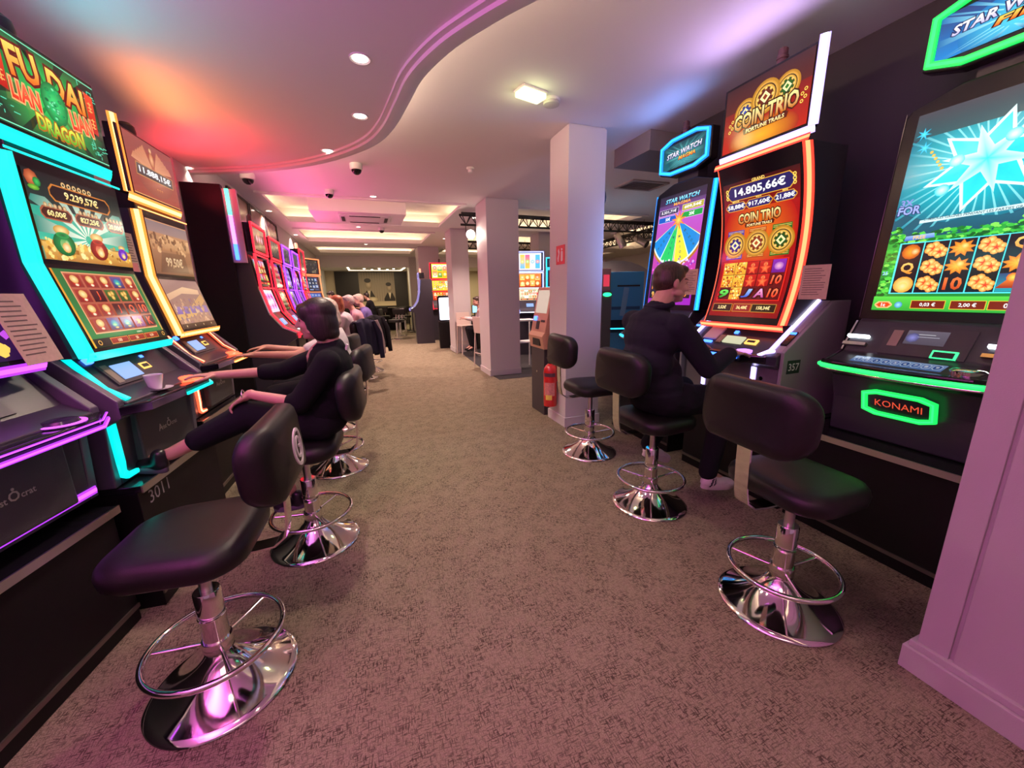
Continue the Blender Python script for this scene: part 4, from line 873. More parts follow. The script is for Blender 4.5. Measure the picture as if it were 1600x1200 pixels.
def art_star(cv):
    W, H = cv.w, cv.h; cv.rect(0, H*.33, W, H, '#106078', '#3a4048', nv=10); cv.disc(W*.54, H*.70, W*.66, '#10e8f8', '#187890', n=36, sy=.72)
    cv.rays(W*.54, H*.70, .12, W*.66, 40, '#a0ffff', '#1890a8', .22)
    cv.rect(0, H*.88, W, H, '#2c5860', '#4a4a52')
    cv.star(W*.54, H*.70, W*.20, W*.40, 6, '#8af4ff', '#e8ffff', rot=78); cv.star(W*.54, H*.70, W*.17, W*.35, 6, '#10d8f0', '#30e8f8', rot=78); cv.star(W*.54, H*.71, W*.10, W*.30, 6, '#20e8f8', '#d0ffff', rot=108)
    for (x, y) in ((.35, .73), (.66, .79), (.30, .60), (.80, .66)): cv.disc(W*x, H*y, .03, '#e8ffff', '#38d8e8', n=12)
    for (x, y) in ((.07, .9), (.10, .83)): cv.star(W*x, H*y, .012, .035, 7, '#60f0ff', '#18b0d8')
    for k in range(6): cv.disc(W*(.16+.02*k), H*(.80-.018*k), .008, '#f8e060', '#e0a020', n=8)
    cv.text('SUPER', W*.9, H*.72, H*.03, '#c8f0ff', w=W*.18, bold=.04, shear=.2)
    cv.text('3X', W*.07, H*.565, H*.03, '#8890d8', bold=.04); cv.text('FOR', W*.10, H*.525, H*.04, '#a0b0f0', w=W*.16, bold=.04, edge='#202860')
    cv.poly([(0, H*.42), (W*.25, H*.42), (W*.5, H*.46), (W*.75, H*.44), (W, H*.48), (W, H*.33), (0, H*.33)], '#1c3c58', '#1a6a80'); cv.poly([(W*.2, H*.45), (W*.97, H*.465), (W*.98, H*.485), (W*.2, H*.465)], '#d8f8f8'); cv.text('SYMBOLES GAGNES PENDANT LES PARTIES GRATUITES', W*.58, H*.467, H*.012, '#486070', w=W*.7)
    cv.rect(0, 0, W, H*.38, '#1c7a2c', '#38b040'); foliage(cv, .012, H*.34, W-.012, H*.405, 90, 2); foliage(cv, .012, H*.05, .05, H*.44, 40, 3); foliage(cv, W*.85, H*.36, W-.012, H*.45, 26, 5)
    cv.poly([(W*.12, H*.365), (W*.34, H*.372), (W*.33, H*.395), (W*.13, H*.39)], '#2858c8', '#a0c8f8'); cv.text('FREE', W*.23, H*.38, H*.017, '#ffd060')
    gx0, gx1, gy0, gy1 = W*.11, W*.98, H*.095, H*.35; cw, ch = (gx1-gx0)/5, (gy1-gy0)/3
    cv.rect(gx0-.006, gy0-.006, gx1+.004, gy1+.006, '#58e8f0')
    G = [['t', 'b', 's', 'b', 'Q'], ['Q', 'b', 's', 'b', 's'], ['w', 'b', '10', 'b', 'v']]
    for c in range(5):
        cv.rect(gx0+cw*c+.003, gy0, gx0+cw*(c+1)-.003, gy1, '#181420', '#2a1c20')
        for r in range(3):
            k = G[r][c]; x, y = gx0+cw*(c+.5), gy1-ch*(r+.5); s = min(cw, ch)
            if k == 'b': bloom(cv, x-s*.1, y+s*.08, s*.8); bloom(cv, x+s*.2, y-s*.12, s*.7)
            elif k == 's': cv.star(x, y, s*.3, s*.5, 9, '#f8c848', '#e87818', sx=1.2); cv.disc(x+s*.1, y+s*.1, s*.16, '#ffe890', '#f0b040', n=9)
            elif k == 't': cv.disc(x, y, s*.45, '#f8a830', '#c05018', n=12); cv.disc(x+s*.2, y, s*.2, '#ffe0a0', '#e08028', n=9)
            elif k == 'w': cv.disc(x, y, s*.5, '#fff0a0', '#f0a030', n=14); cv.disc(x, y-s*.1, s*.25, '#ffe0a8', '#ffd060', n=10)
            elif k == 'v': cv.rect(x-cw*.46, y-ch*.48, x+cw*.46, y+ch*.48, '#28a0b0', '#384878'); cv.poly([(x-s*.55, y-ch*.3), (x-s*.15, y+s*.2), (x+s*.15, y+s*.2), (x+s*.55, y-ch*.3)], '#a02010', '#f08030'); cv.disc(x, y+s*.25, s*.25, '#ffe060', '#f06020', n=10)
            else: cv.text(k, x, y, ch*.66, '#c84010' if k == '10' else '#f0902c', '#ff8040' if k == '10' else '#ffd070', bold=.06)
    cv.rect(0, 0, W, H*.075, '#30a838', '#58d848')
    for (x, w, s) in ((.42, .24, '0,03 €'), (.68, .22, '2,00 €'), (.9, .2, '0')): cv.rect(W*(x-w/2), H*.012, W*(x+w/2), H*.055, '#e8c038'); cv.rect(W*(x-w/2)+.003, H*.012+.003, W*(x+w/2)-.003, H*.055-.003, '#7a2010'); cv.text(s, W*x, H*.033, H*.02, '#ffffff')
    cv.plaque(W*.09, H*.03, W*.14, H*.036, '#ffc080', '#e04818', .4); cv.text('1c', W*.09, H*.03, H*.017, '#ffffff', bold=.03); cv.disc(W*.21, H*.03, .018, '#a0e8f8', '#3890c8'); cv.text('25', W*.045, H*.2, H*.018, '#a0d0ff')
def art_wheel(cv):
    W, H = cv.w, cv.h; cv.rect(0, 0, W, H, '#a028b8', '#302838', nv=12); cv.rect(0, H*.84, W, H*.92, '#8838a8', '#584068'); cv.rect(0, H*.3, W, H*.84, '#c038a0', '#b858c8')
    cv.text('STAR WATCH', W*.5, H*.95, H*.035, '#48c0e8', '#a8f0ff', w=W*.72, bold=.05, shear=.2, edge='#182048'); cv.text('MAGMA', W*.52, H*.91, H*.025, '#f07018', '#ffd060', w=W*.36, bold=.04)
    for (x, y, s, f) in ((.24, .855, '5.331,71€', '#3a2050'), (.76, .86, '609,54€', '#b8a838'), (.24, .79, '50€', '#1858c0'), (.76, .795, '20€', '#18a040')): cv.rect(W*(x-.22), H*(y-.028), W*(x+.22), H*(y+.026), '#e8e0f0'); cv.rect(W*(x-.22)+.003, H*(y-.028)+.003, W*(x+.22)-.003, H*(y+.026)-.003, f); cv.text(s, W*x, H*y, H*.028, '#ffffff', w=W*.34 if len(s) > 4 else None, bold=.04)
    cx, cy, r = W*.5, H*.76, W*.62
    cv.disc(cx, cy, r*1.06, '#e0a030', '#b87018', n=30, a0=205, a1=335, sy=1.15)
    for (a0, a1, c, s) in ((207, 237, '#1888d8', 'MINOR'), (239, 268, '#20c860', 'MINI'), (272, 301, '#e8e038', 'MAJOR'), (303, 333, '#1888d8', 'MINOR')):
        cv.disc(cx, cy, r, '#e0fff0', '#e0fff0', n=8, a0=a0-1, a1=a1+1, sy=1.15); cv.disc(cx, cy, r*.96, c, c, n=8, a0=a0, a1=a1, sy=1.15)
        am = R((a0+a1)/2)
        for k, ch_ in enumerate(s): cv.text(ch_, cx+r*(.38+.12*k)*math.cos(am), cy+1.15*r*(.38+.12*k)*math.sin(am), H*.022, '#305868', rot=math.degrees(am)+90)
    cv.star(cx, cy, .04, .10, 9, '#ffe060', '#ff5818')
    cv.speck(.015, H*.30, W-.015, H*.42, 60, ['#e060d0', '#8030c0', '#ffffff', '#d8a0ff'], .012, 4)
    gy0, gy1 = H*.06, H*.29; cw = W*.96/5; ch = (gy1-gy0)/3
    for c in range(5):
        cv.rect(W*.02+cw*c+.003, gy0, W*.02+cw*(c+1)-.003, gy1, '#201420', '#302028')
        for k in range(3): cv.text(random.Random(c*3+k).choice(['9', 'K', '8', 'Q', '10', 'A']), W*.02+cw*(c+.5), gy1-ch*(k+.5), ch*.66, '#e87818', '#ffd060', bold=.05)
def tall(loc, rz, label, N, fire, art, sides, grp='tall single screen slot machines'):
    t = thing('slot_machine', label, 'slot machine', loc, rz, grp)
    m = MB(); m.prism([(-0.13, 0.655), (0.36, 0.655), (0.36, 1.36), (0.0, 1.36), (-0.02, 1.34), (-0.13, 1.165), (-0.27, 1.115), (-0.27, 1.07), (-0.20, 1.02), (-0.15, 0.88)], -0.35, 0.35); m.build('cabinet_body', BG, t, 0, 0.012, 3)
    ln = lambda z: 0.0+0.105*(z-1.38)/1.2
    lean = Vector((0, 0.105, 1.2)).normalized(); nrm = Vector((0, -lean.z, lean.y))
    W, H = 0.74, 1.24
    def fm(u, v, h): return tuple(Vector((u, 0.0, 1.345))+lean*v+nrm*h)
    outer = [(-W/2, 0), (W/2, 0), (W/2, H-0.10), (W/2-0.03, H-0.06), (W*.2, H), (-W*.2, H), (-W/2+0.03, H-0.06), (-W/2, H-0.10)]
    m = MB(); n = len(outer); m.add([fm(u, v, h) for h in (-0.09, 0.0) for (u, v) in outer], [list(range(n))[::-1], list(range(n, 2*n))]+[(i, (i+1) % n, n+(i+1) % n, n+i) for i in range(n)]); m.build('screen_frame', mat('frame_black', (0.014, 0.010, 0.012), 0.25), t, 0, 0.012, 3)
    m = MB(); m.bb(-0.28, 0.28, 0.11, 0.34, 1.36, 2.45); m.build('rear_housing', BG, t, 0, 0.01)
    for s in (-1, 1):
        m = MB(); (m.nrib if sides else m.ribbon)([fm(s*(W/2-0.012), v, 0.004) for v in (0.02, 0.6, H-0.11, H-0.075)], (s*0.022, 0.038, 0), tuple(nrm*0.6+Vector((s, 0, 0))), 0.003)
        m.build('frame_edge_light', N if sides else mat('dull_chrome', (0.12, 0.11, 0.13), 0.2, 1.0), t, 0)
        m = MB(); m.prism([(-0.02, 1.345), (-0.13, 1.172), (-0.275, 1.118), (-0.275, 1.105), (-0.12, 1.155), (0.0, 1.345)], s*0.352, s*0.362); m.build('console_trim', CHR, t, 0)
    cv = Canvas(0.60, 1.07, lambda u, v, q: fm(u-0.30, v+0.065, 0.002+q)); art(cv); cv.build('main_screen', 1.25, t)
    # bowed deck with a light tube
    P = [(-0.40, -0.20), (-0.385, -0.265), (-0.30, -0.305), (-0.15, -0.33), (0, -0.338), (0.15, -0.33), (0.30, -0.305), (0.385, -0.265), (0.40, -0.20)]
    m = MB(); m.prism([(-0.40, -0.05)]+P+[(0.40, -0.05)], 1.075, 1.118, 'z'); deck = m.build('button_deck', BLKG, t, 0, 0.012, 3)
    m = MB(); m.tube([(x, y-0.006, 1.086) for (x, y) in catmull_xy(P)], 0.011, 8); m.build('deck_edge_light', N[1], t, 60)
    m = MB(); m.tube([(x, y+0.004, 1.064) for (x, y) in catmull_xy(P)], 0.010, 8); m.build('deck_chrome_lip', CHR, t, 60)
    cv = Canvas(0.40, 0.075, lambda u, v, q: (-0.24+u, -0.25+v*0.94, 1.1235+v*0.336+q)); cv.rect(0, 0, .4, .075, '#5a78b8', '#8aa8d8')
    for k in range(9): cv.plaque(.03+.043*k, .037, .036, .05, '#c8dcf8', ['#4868b0', '#7088c8', '#3858a0'][k % 3], .2, .003); cv.text(str(k+1), .03+.043*k, .037, .02, '#f0f4ff')
    cv.build('touch_buttons', 0.55, deck)
    m = MB(); m.lathe([(0.07, 1.118), (0.072, 1.142), (0.06, 1.152), (0.03, 1.157)], (0.25, -0.21, 0), 28); m.build('play_button', CHR, deck, 40)
    sl = lambda u, v, q: (u, -0.128+v*0.53-q*0.85, 1.17+v*0.85+q*0.53)
    def plate(name, mt, u0, v0, u1, v1, h, par=t):
        m = MB(); m.add([sl(u, v, q) for q in (-0.005, h) for (u, v) in ((u0, v0), (u1, v0), (u1, v1), (u0, v1))], [(0, 3, 2, 1), (4, 5, 6, 7), (0, 1, 5, 4), (1, 2, 6, 5), (2, 3, 7, 6), (3, 0, 4, 7)]); return m.build(name, mt, par, 0)
    plate('console_plate', mat('console_grey'), -0.17, 0.0, 0.19, 0.17, 0.006)
    cv = Canvas(0.17, 0.085, lambda u, v, q: sl(-0.08+u, 0.07+v, 0.008+q)); cv.rect(0, 0, .17, .085, '#585060', '#706878'); cv.disc(.03, .04, .03, '#a0a0f0', '#505080', n=8); cv.rect(.05, .06, .12, .063, '#e8e8f0'); cv.rect(.05, .045, .14, .048, '#c8c8d8'); cv.build('status_display', 0.8, t)
    plate('label_strip', mat('tan_label'), -0.145, 0.05, -0.10, 0.15, 0.01)
    plate('card_slot', neon('green_led', (0.05, 0.9, 0.3), 1.6), 0.06, 0.0, 0.16, 0.045, 0.012); plate('slot_mouth', BLK, 0.07, 0.004, 0.15, 0.035, 0.016)
    for x in (-0.30, 0.30): plate('console_lamp', neon('cool_white', (0.85, 0.95, 1.0), 5), x-0.055, 0.085, x+0.055, 0.10, 0.02); plate('coin_tray', GOLDM if x > 0 else STEEL, x-0.06, 0.03, x+0.06, 0.05, 0.02)
    # hexagonal belly badge and topper
    def badge(name, w, h, mtl, fn, t0, t1, k=0.5):
        o_ = hexloop(w, h, k); i_ = hexloop(w-0.05, h-0.05, k); m = MB(); m.frame2d(o_, i_, t0, t1, fn); m.mat(1).frame2d(hexloop(w-0.016, h-0.016, k), hexloop(w-0.034, h-0.034, k), t1, t1+0.001, fn); return m.build(name, mtl, t, 0)
    bf = lambda u, v, h: (u, -0.185-h+(-(v)*0.28), 0.895+v)
    badge('badge_light', 0.33, 0.155, N, bf, 0, 0.022)
    m = MB(); o_ = hexloop(0.29, 0.12, .5); m.add([bf(u, v, h) for h in (-0.03, 0.006) for (u, v) in o_], [list(range(8))[::-1], list(range(8, 16))]+[(i, (i+1) % 8, 8+(i+1) % 8, 8+i) for i in range(8)]); pl = m.build('badge_plate', mat('badge_dark', (0.01, 0.012, 0.02), 0.3), t, 0)
    vs, fs = glyphs('KONAMI', 0.0); mn, mx = vs.min(0), vs.max(0); k = 0.21/(mx[0]-mn[0]); m = MB(); m.add([bf((v[0]-(mn[0]+mx[0])/2)*k, (v[1]-(mn[1]+mx[1])/2)*k, 0.0075) for v in vs], fs); m.build('lettering', neon('badge_red', (0.9, 0.10, 0.04), 0.9), pl, 0)
    tf = lambda u, v, h: (u, 0.075-h, 2.815+v)
    m = MB(); m.add([tf(u, v, h) for h in (-0.09, 0.0) for (u, v) in hexloop(0.64, 0.355, .45)], [list(range(8))[::-1], list(range(8, 16))]+[(i, (i+1) % 8, 8+(i+1) % 8, 8+i) for i in range(8)]); m.build('topper_housing', mat('frame_black'), t, 0, 0.01)
    m = MB(); m.bb(-0.12, 0.12, 0.15, 0.26, 2.4, 2.85); m.build('topper_neck', BG, t, 0)
    m = MB(); m.frame2d(hexloop(0.61, 0.325, .45), hexloop(0.545, 0.262, .45), 0.002, 0.02, tf); m.mat(1).frame2d(hexloop(0.593, 0.308, .45), hexloop(0.562, 0.279, .45), 0.02, 0.0212, tf); m.build('topper_light', N, t, 0)
    o_ = hexloop(0.565, 0.252, .45)
    cv = Canvas(0.54, 0.21, lambda u, v, q: tf(u-0.27, v-0.105, 0.006+q)); 
    art_hex_top(fire)(cv); cv.build('topper_screen', 1.2, t)
    m = MB(); m.lathe([(0.028, 2.975), (0.028, 3.02), (0.033, 3.024), (0.033, 3.04), (0.028, 3.044), (0.028, 3.08), (0.02, 3.09)], (-0.02, 0.10, 0), 16); m.build('candle_lamp', mat('smoky_red'), t)
    return t
def catmull_xy(P): return [(p.x, p.y) for p in catmull([(a, b, 0) for a, b in P], 4)]
GRN = duo('green', (0.01, 0.75, 0.10), (0.02, 1.0, 0.14), 1.6, 2.2); CYA = duo('cyan', (0.01, 0.25, 1.0), (0.02, 0.62, 1.0), 1.8, 2.6)
tall((2.925, 1.205, 0), R(-90), 'green-lit slot machine with a bright star on its tall screen, beside the pillar', GRN, True, art_star, False)
tall((2.885, 3.235, 0), R(-90), 'blue-lit slot machine with a prize wheel screen, behind the man', CYA, False, art_wheel, True)
stand('black stand under the green-lit cabinet by the pillar', (2.92, 1.205, 0), R(-90), -0.46, 0.50, -0.285, 0.42, 0.652)
stand('black stand under the red-lit cabinet the man is playing', (2.92, 2.20, 0), R(-90), -0.42, 0.50, -0.285, 0.42, 0.647)
stand('black stand under the blue-lit cabinet behind the man', (2.92, 3.235, 0), R(-90), -0.50, 0.42, -0.285, 0.42, 0.652)
def sheet(label, loc, rz, w, h, tilt):
    t = thing('notice_sheet', label, 'notice', loc, rz); m = MB(); fn = lambda u, v, q: tuple(Matrix.Rotation(R(tilt), 3, 'X') @ Vector((u, -q, v)))
    m.add([fn(u, v, q) for q in (0, 0.002) for (u, v) in ((-w/2, -h/2), (w/2, -h/2), (w/2, h/2), (-w/2, h/2))], [(0, 3, 2, 1), (4, 5, 6, 7), (0, 1, 5, 4), (1, 2, 6, 5), (2, 3, 7, 6), (3, 0, 4, 7)]); m.build('paper', PAPER, t, 0)
    m = MB(); rn = random.Random(len(label))
    for k in range(12):
        v = h*.4-k*h*.068; L = w*rn.uniform(.5, .82); m.add([fn(u, vv, 0.0026) for (u, vv) in ((-w*.41, v), (-w*.41+L, v), (-w*.41+L, v-h*.02), (-w*.41, v-h*.02))], [(0, 1, 2, 3)])
    m.build('printed_lines', mat('print_brown', (0.16, 0.12, 0.10), 0.8), t, 0)
    if "card" in label: m = MB(); m.add([fn(u, v, 0.003) for (u, v) in ((-0.045, -0.11), (0.03, -0.11), (0.03, -0.06), (-0.045, -0.06))], [(0, 1, 2, 3)]); m.build("card", mat("red_white_card", (0.75, 0.25, 0.25), 0.5), t, 0)
sheet('brown printed notice on the near side of the red-lit cabinet', (2.78, 1.775, 1.585), R(-90+25), 0.15, 0.22, -4)
sheet('brown printed notice between the blue-lit and red-lit cabinets', (2.74, 2.80, 1.62), R(-90+12), 0.13, 0.22, -3)
sheet('brown printed notice hung between the purple and the teal cabinets', (-1.27, 2.115, 1.45), R(88), 0.18, 0.28, -14)
sheet('small grey notice with a red and white card, between the teal and amber cabinets', (-1.275, 3.05, 1.83), R(85), 0.09, 0.22, -2)
# ================================================================ people
def blob(prims, voxel, smooth=4, name='body'):
    m = MB()
    for p in prims:
        if p[0] == 'c':
            _, a, b, ra, rb = p; a, b = Vector(a), Vector(b)
            for (q, r) in ((a, ra), (b, rb)): m.ell(q, (r, r, r), None, 14)
            if (b-a).length > 1e-4: m.cyl(a, b, ra, rb, 14)
        else:
            _, c, rad, M = p; m.ell(c, rad, M, 20)
    me = m.mesh(name, [], 0); o = bpy.data.objects.new('tmp', me); C.objects.link(o)
    r = o.modifiers.new('r', 'REMESH'); r.mode = 'VOXEL'; r.voxel_size = voxel; r.use_smooth_shade = True
    s = o.modifiers.new('s', 'SMOOTH'); s.factor = 0.5; s.iterations = smooth
    dg = bpy.context.evaluated_depsgraph_get(); out = bpy.data.meshes.new_from_object(o.evaluated_get(dg))
    bpy.data.objects.remove(o); bpy.data.meshes.remove(me); out.name = name
    return out
def put(me, name, mats, parent, inv=None, select=None):
    for m in mats: me.materials.append(m)
    if inv is not None: me.transform(inv)
    if select is not None:
        idx = [select(p.center) for p in me.polygons]; me.polygons.foreach_set('material_index', idx)
    me.polygons.foreach_set('use_smooth', [True]*len(me.polygons))
    o = bpy.data.objects.new(name, me); C.objects.link(o); o.parent = parent; return o
def basis(f, u):
    f = Vector(f).normalized(); u = Vector(u); u = (u-f*u.dot(f)).normalized(); s = f.cross(u)   # s = right hand side
    return f, u, s
def MX(s, f, u): return Matrix((s, f, u)).transposed()
def head_prims(c, f, u, k=1.0, male=False):
    f, u, s = basis(f, u); c = Vector(c); A = MX(s, f, u); P = []
    E = lambda x, y, z, rx, ry, rz: P.append(('e', c+(s*x+f*y+u*z)*k, (rx*k, ry*k, rz*k), A))
    Cc = lambda a, b, ra, rb: P.append(('c', c+(s*a[0]+f*a[1]+u*a[2])*k, c+(s*b[0]+f*b[1]+u*b[2])*k, ra*k, rb*k))
    E(0, -0.012, 0.030, 0.074, 0.094, 0.086); E(0, 0.030, -0.025, 0.060, 0.066, 0.085); E(0, 0.045, -0.078, 0.040 if not male else 0.046, 0.044, 0.036)
    Cc((0, 0.088, 0.012), (0, 0.110, -0.026), 0.009, 0.0135); Cc((-0.012, 0.096, -0.029), (0.012, 0.096, -0.029), 0.008, 0.008)
    Cc((-0.018, 0.084, -0.056), (0.018, 0.084, -0.056), 0.0085, 0.0085); Cc((-0.014, 0.083, -0.068), (0.014, 0.083, -0.068), 0.009, 0.009); E(0, 0.078, -0.094, 0.018, 0.016, 0.014)
    Cc((-0.040, 0.076, 0.022), (0.040, 0.076, 0.022), 0.011, 0.011)
    for q in (-1, 1):
        E(q*0.034, 0.066, -0.030, 0.022, 0.020, 0.022); E(q*0.031, 0.074, 0.006, 0.0125, 0.0125, 0.0125)
        P.append(('e', c+(s*q*0.076-f*0.008-u*0.008)*k, (0.010*k, 0.020*k, 0.031*k), A)); E(q*0.066, 0.02, -0.062, 0.014, 0.035, 0.02)
    return P
def hand_prims(w, d, pn, size=1.0, curl=0.35, thumb=1, spread=0.14, curls=None):
    """w wrist, d direction of the fingers, pn palm normal (out of the palm), thumb +1/-1 side"""
    d = Vector(d).normalized(); pn = Vector(pn); pn = (pn-d*pn.dot(d)).normalized(); sd = d.cross(pn)*thumb   # towards the thumb
    w = Vector(w); P = []; z = size; A = MX(sd, d, pn)
    P.append(('e', w+d*0.048*z, (0.039*z, 0.052*z, 0.0145*z), A)); P.append(('c', w-d*0.01, w+d*0.03*z, 0.0235*z, 0.024*z))
    for i, (off_, L) in enumerate(((0.027, 0.074), (0.009, 0.082), (-0.009, 0.076), (-0.026, 0.060))):
        k = (curls[i] if curls else curl); a = w+d*0.085*z+sd*off_*z*1.05-pn*0.001
        dirv = (d+sd*off_*spread/0.03).normalized(); ang = 0.25*k*2; p = a; r = 0.0092*z
        for j, fr in enumerate((0.45, 0.30, 0.25)):
            ca, sa = math.cos(ang), math.sin(ang); q = p+(dirv*ca+pn*sa)*L*fr*z; P.append(('c', p, q, r, r*0.92)); p = q; r *= 0.92; ang += k*1.15
    t0 = w+d*0.025*z+sd*0.026*z; t1 = t0+(d*0.6+sd*0.75+pn*0.25).normalized()*0.042*z; t2 = t1+(d*0.9+sd*0.3+pn*0.3).normalized()*0.030*z; t3 = t2+(d*1.0+sd*0.1+pn*0.35).normalized()*0.024*z
    P += [('c', t0, t1, 0.0135*z, 0.011*z), ('c', t1, t2, 0.0105*z, 0.0095*z), ('c', t2, t3, 0.0092*z, 0.008*z)]
    return P
def limb(a, b, c, r, grow=0.0):
    return [('c', a, b, r[0]+grow, r[1]+grow), ('c', b, c, r[1]+grow, r[2]+grow)]
def lerp(a, b, t): return Vector(a)+(Vector(b)-Vector(a))*t
def shoe_prims(heel, toe, up=(0, 0, 1), s=1.0):
    h, t = Vector(heel), Vector(toe); d = (t-h).normalized(); up = Vector(up); up = (up-d*up.dot(d)).normalized(); sd = d.cross(up); L = (t-h).length; A = MX(sd, d, up)
    P = [('e', h+d*L*.22+up*0.034*s, (0.036*s, L*.24, 0.038*s), A), ('e', h+d*L*.48+up*0.030*s, (0.040*s, L*.30, 0.034*s), A), ('e', h+d*L*.75+up*0.022*s, (0.044*s, L*.25, 0.027*s), A), ('c', h+d*L*.17+up*0.04, h+d*L*.17+up*0.082*s, 0.036*s, 0.036*s), ('c', h+d*L*.30+up*0.05*s, h+d*L*.55+up*0.038*s, 0.026*s, 0.022*s)]
    return P
def sole_mb(heel, toe, up, s=1.0, th=0.022):
    h, t = Vector(heel), Vector(toe); d = (t-h).normalized(); up = Vector(up); up = (up-d*up.dot(d)).normalized(); sd = d.cross(up); L = (t-h).length; n = 28; loops = []
    for (dz, k) in ((-0.006, 0.94), (0.0, 1.0), (th, 1.0), (th+0.004, 0.94)):
        lp = []
        for i in range(n):
            a = 2*PI*i/n; y = L*.5+L*.505*math.cos(a)*k; wv = (0.046 if y > L*.55 else 0.038+0.008*max(0, (y/L-.2)))*s; lp.append(tuple(h+d*y+sd*wv*math.sin(a)*k+up*(dz-0.002)))
        loops.append(lp)
    m = MB(); loft(m, loops); return m

SKIN = mat('skin', (0.56, 0.31, 0.24), 0.5, bump=0.12, bscale=300); SKIN2 = mat('skin_tanned', (0.50, 0.27, 0.19), 0.5)
EYEM = mat('eye_dark', (0.03, 0.02, 0.02), 0.2); LIPM = mat('lip', (0.42, 0.14, 0.13), 0.45)
def cloth(name, col=None, bump=0.5, scale=55): return mat('cloth_'+name, col, 0.9, bump=bump, bscale=scale, spec=0.2)
def hairmat(name, col):
    k = 'hair_'+name
    if k in _M: return _M[k]
    m = mat(k, col, 0.42); nt = m.node_tree; b = nt.nodes['Principled BSDF']; L = nt.links.new
    tc = nt.nodes.new('ShaderNodeTexCoord'); mp = nt.nodes.new('ShaderNodeMapping'); mp.inputs['Scale'].default_value = (140, 140, 9); n = nt.nodes.new('ShaderNodeTexNoise'); n.inputs['Scale'].default_value = 1; n.inputs['Detail'].default_value = 3
    r = nt.nodes.new('ShaderNodeValToRGB'); r.color_ramp.elements[0].position = 0.3; r.color_ramp.elements[1].position = 0.7; r.color_ramp.elements[0].color = (col[0]*.35, col[1]*.35, col[2]*.35, 1); r.color_ramp.elements[1].color = (min(col[0]*1.9, 1), min(col[1]*1.9, 1), min(col[2]*1.9, 1), 1)
    L(tc.outputs['Object'], mp.inputs[0]); L(mp.outputs[0], n.inputs['Vector']); L(n.outputs['Fac'], r.inputs[0]); L(r.outputs[0], b.inputs['Base Color'])
    bp = nt.nodes.new('ShaderNodeBump'); bp.inputs['Strength'].default_value = 0.5; bp.inputs['Distance'].default_value = 0.003; L(n.outputs['Fac'], bp.inputs['Height']); L(bp.outputs['Normal'], b.inputs['Normal'])
    return m
def face_sel(c, f, u, k):
    f, u, s = basis(f, u); c = Vector(c)
    def sel(p):
        d = p-c; x, y, z = d.dot(s)/k, d.dot(f)/k, d.dot(u)/k
        if y > 0.05:
            if abs(abs(x)-0.031) < 0.012 and abs(z-0.006) < 0.0055: return 1
            if abs(x) < 0.024 and -0.075 < z < -0.049 and y > 0.078: return 2
            if abs(abs(x)-0.031) < 0.018 and 0.022 < z < 0.030 and y > 0.06: return 3
        return 0
    return sel
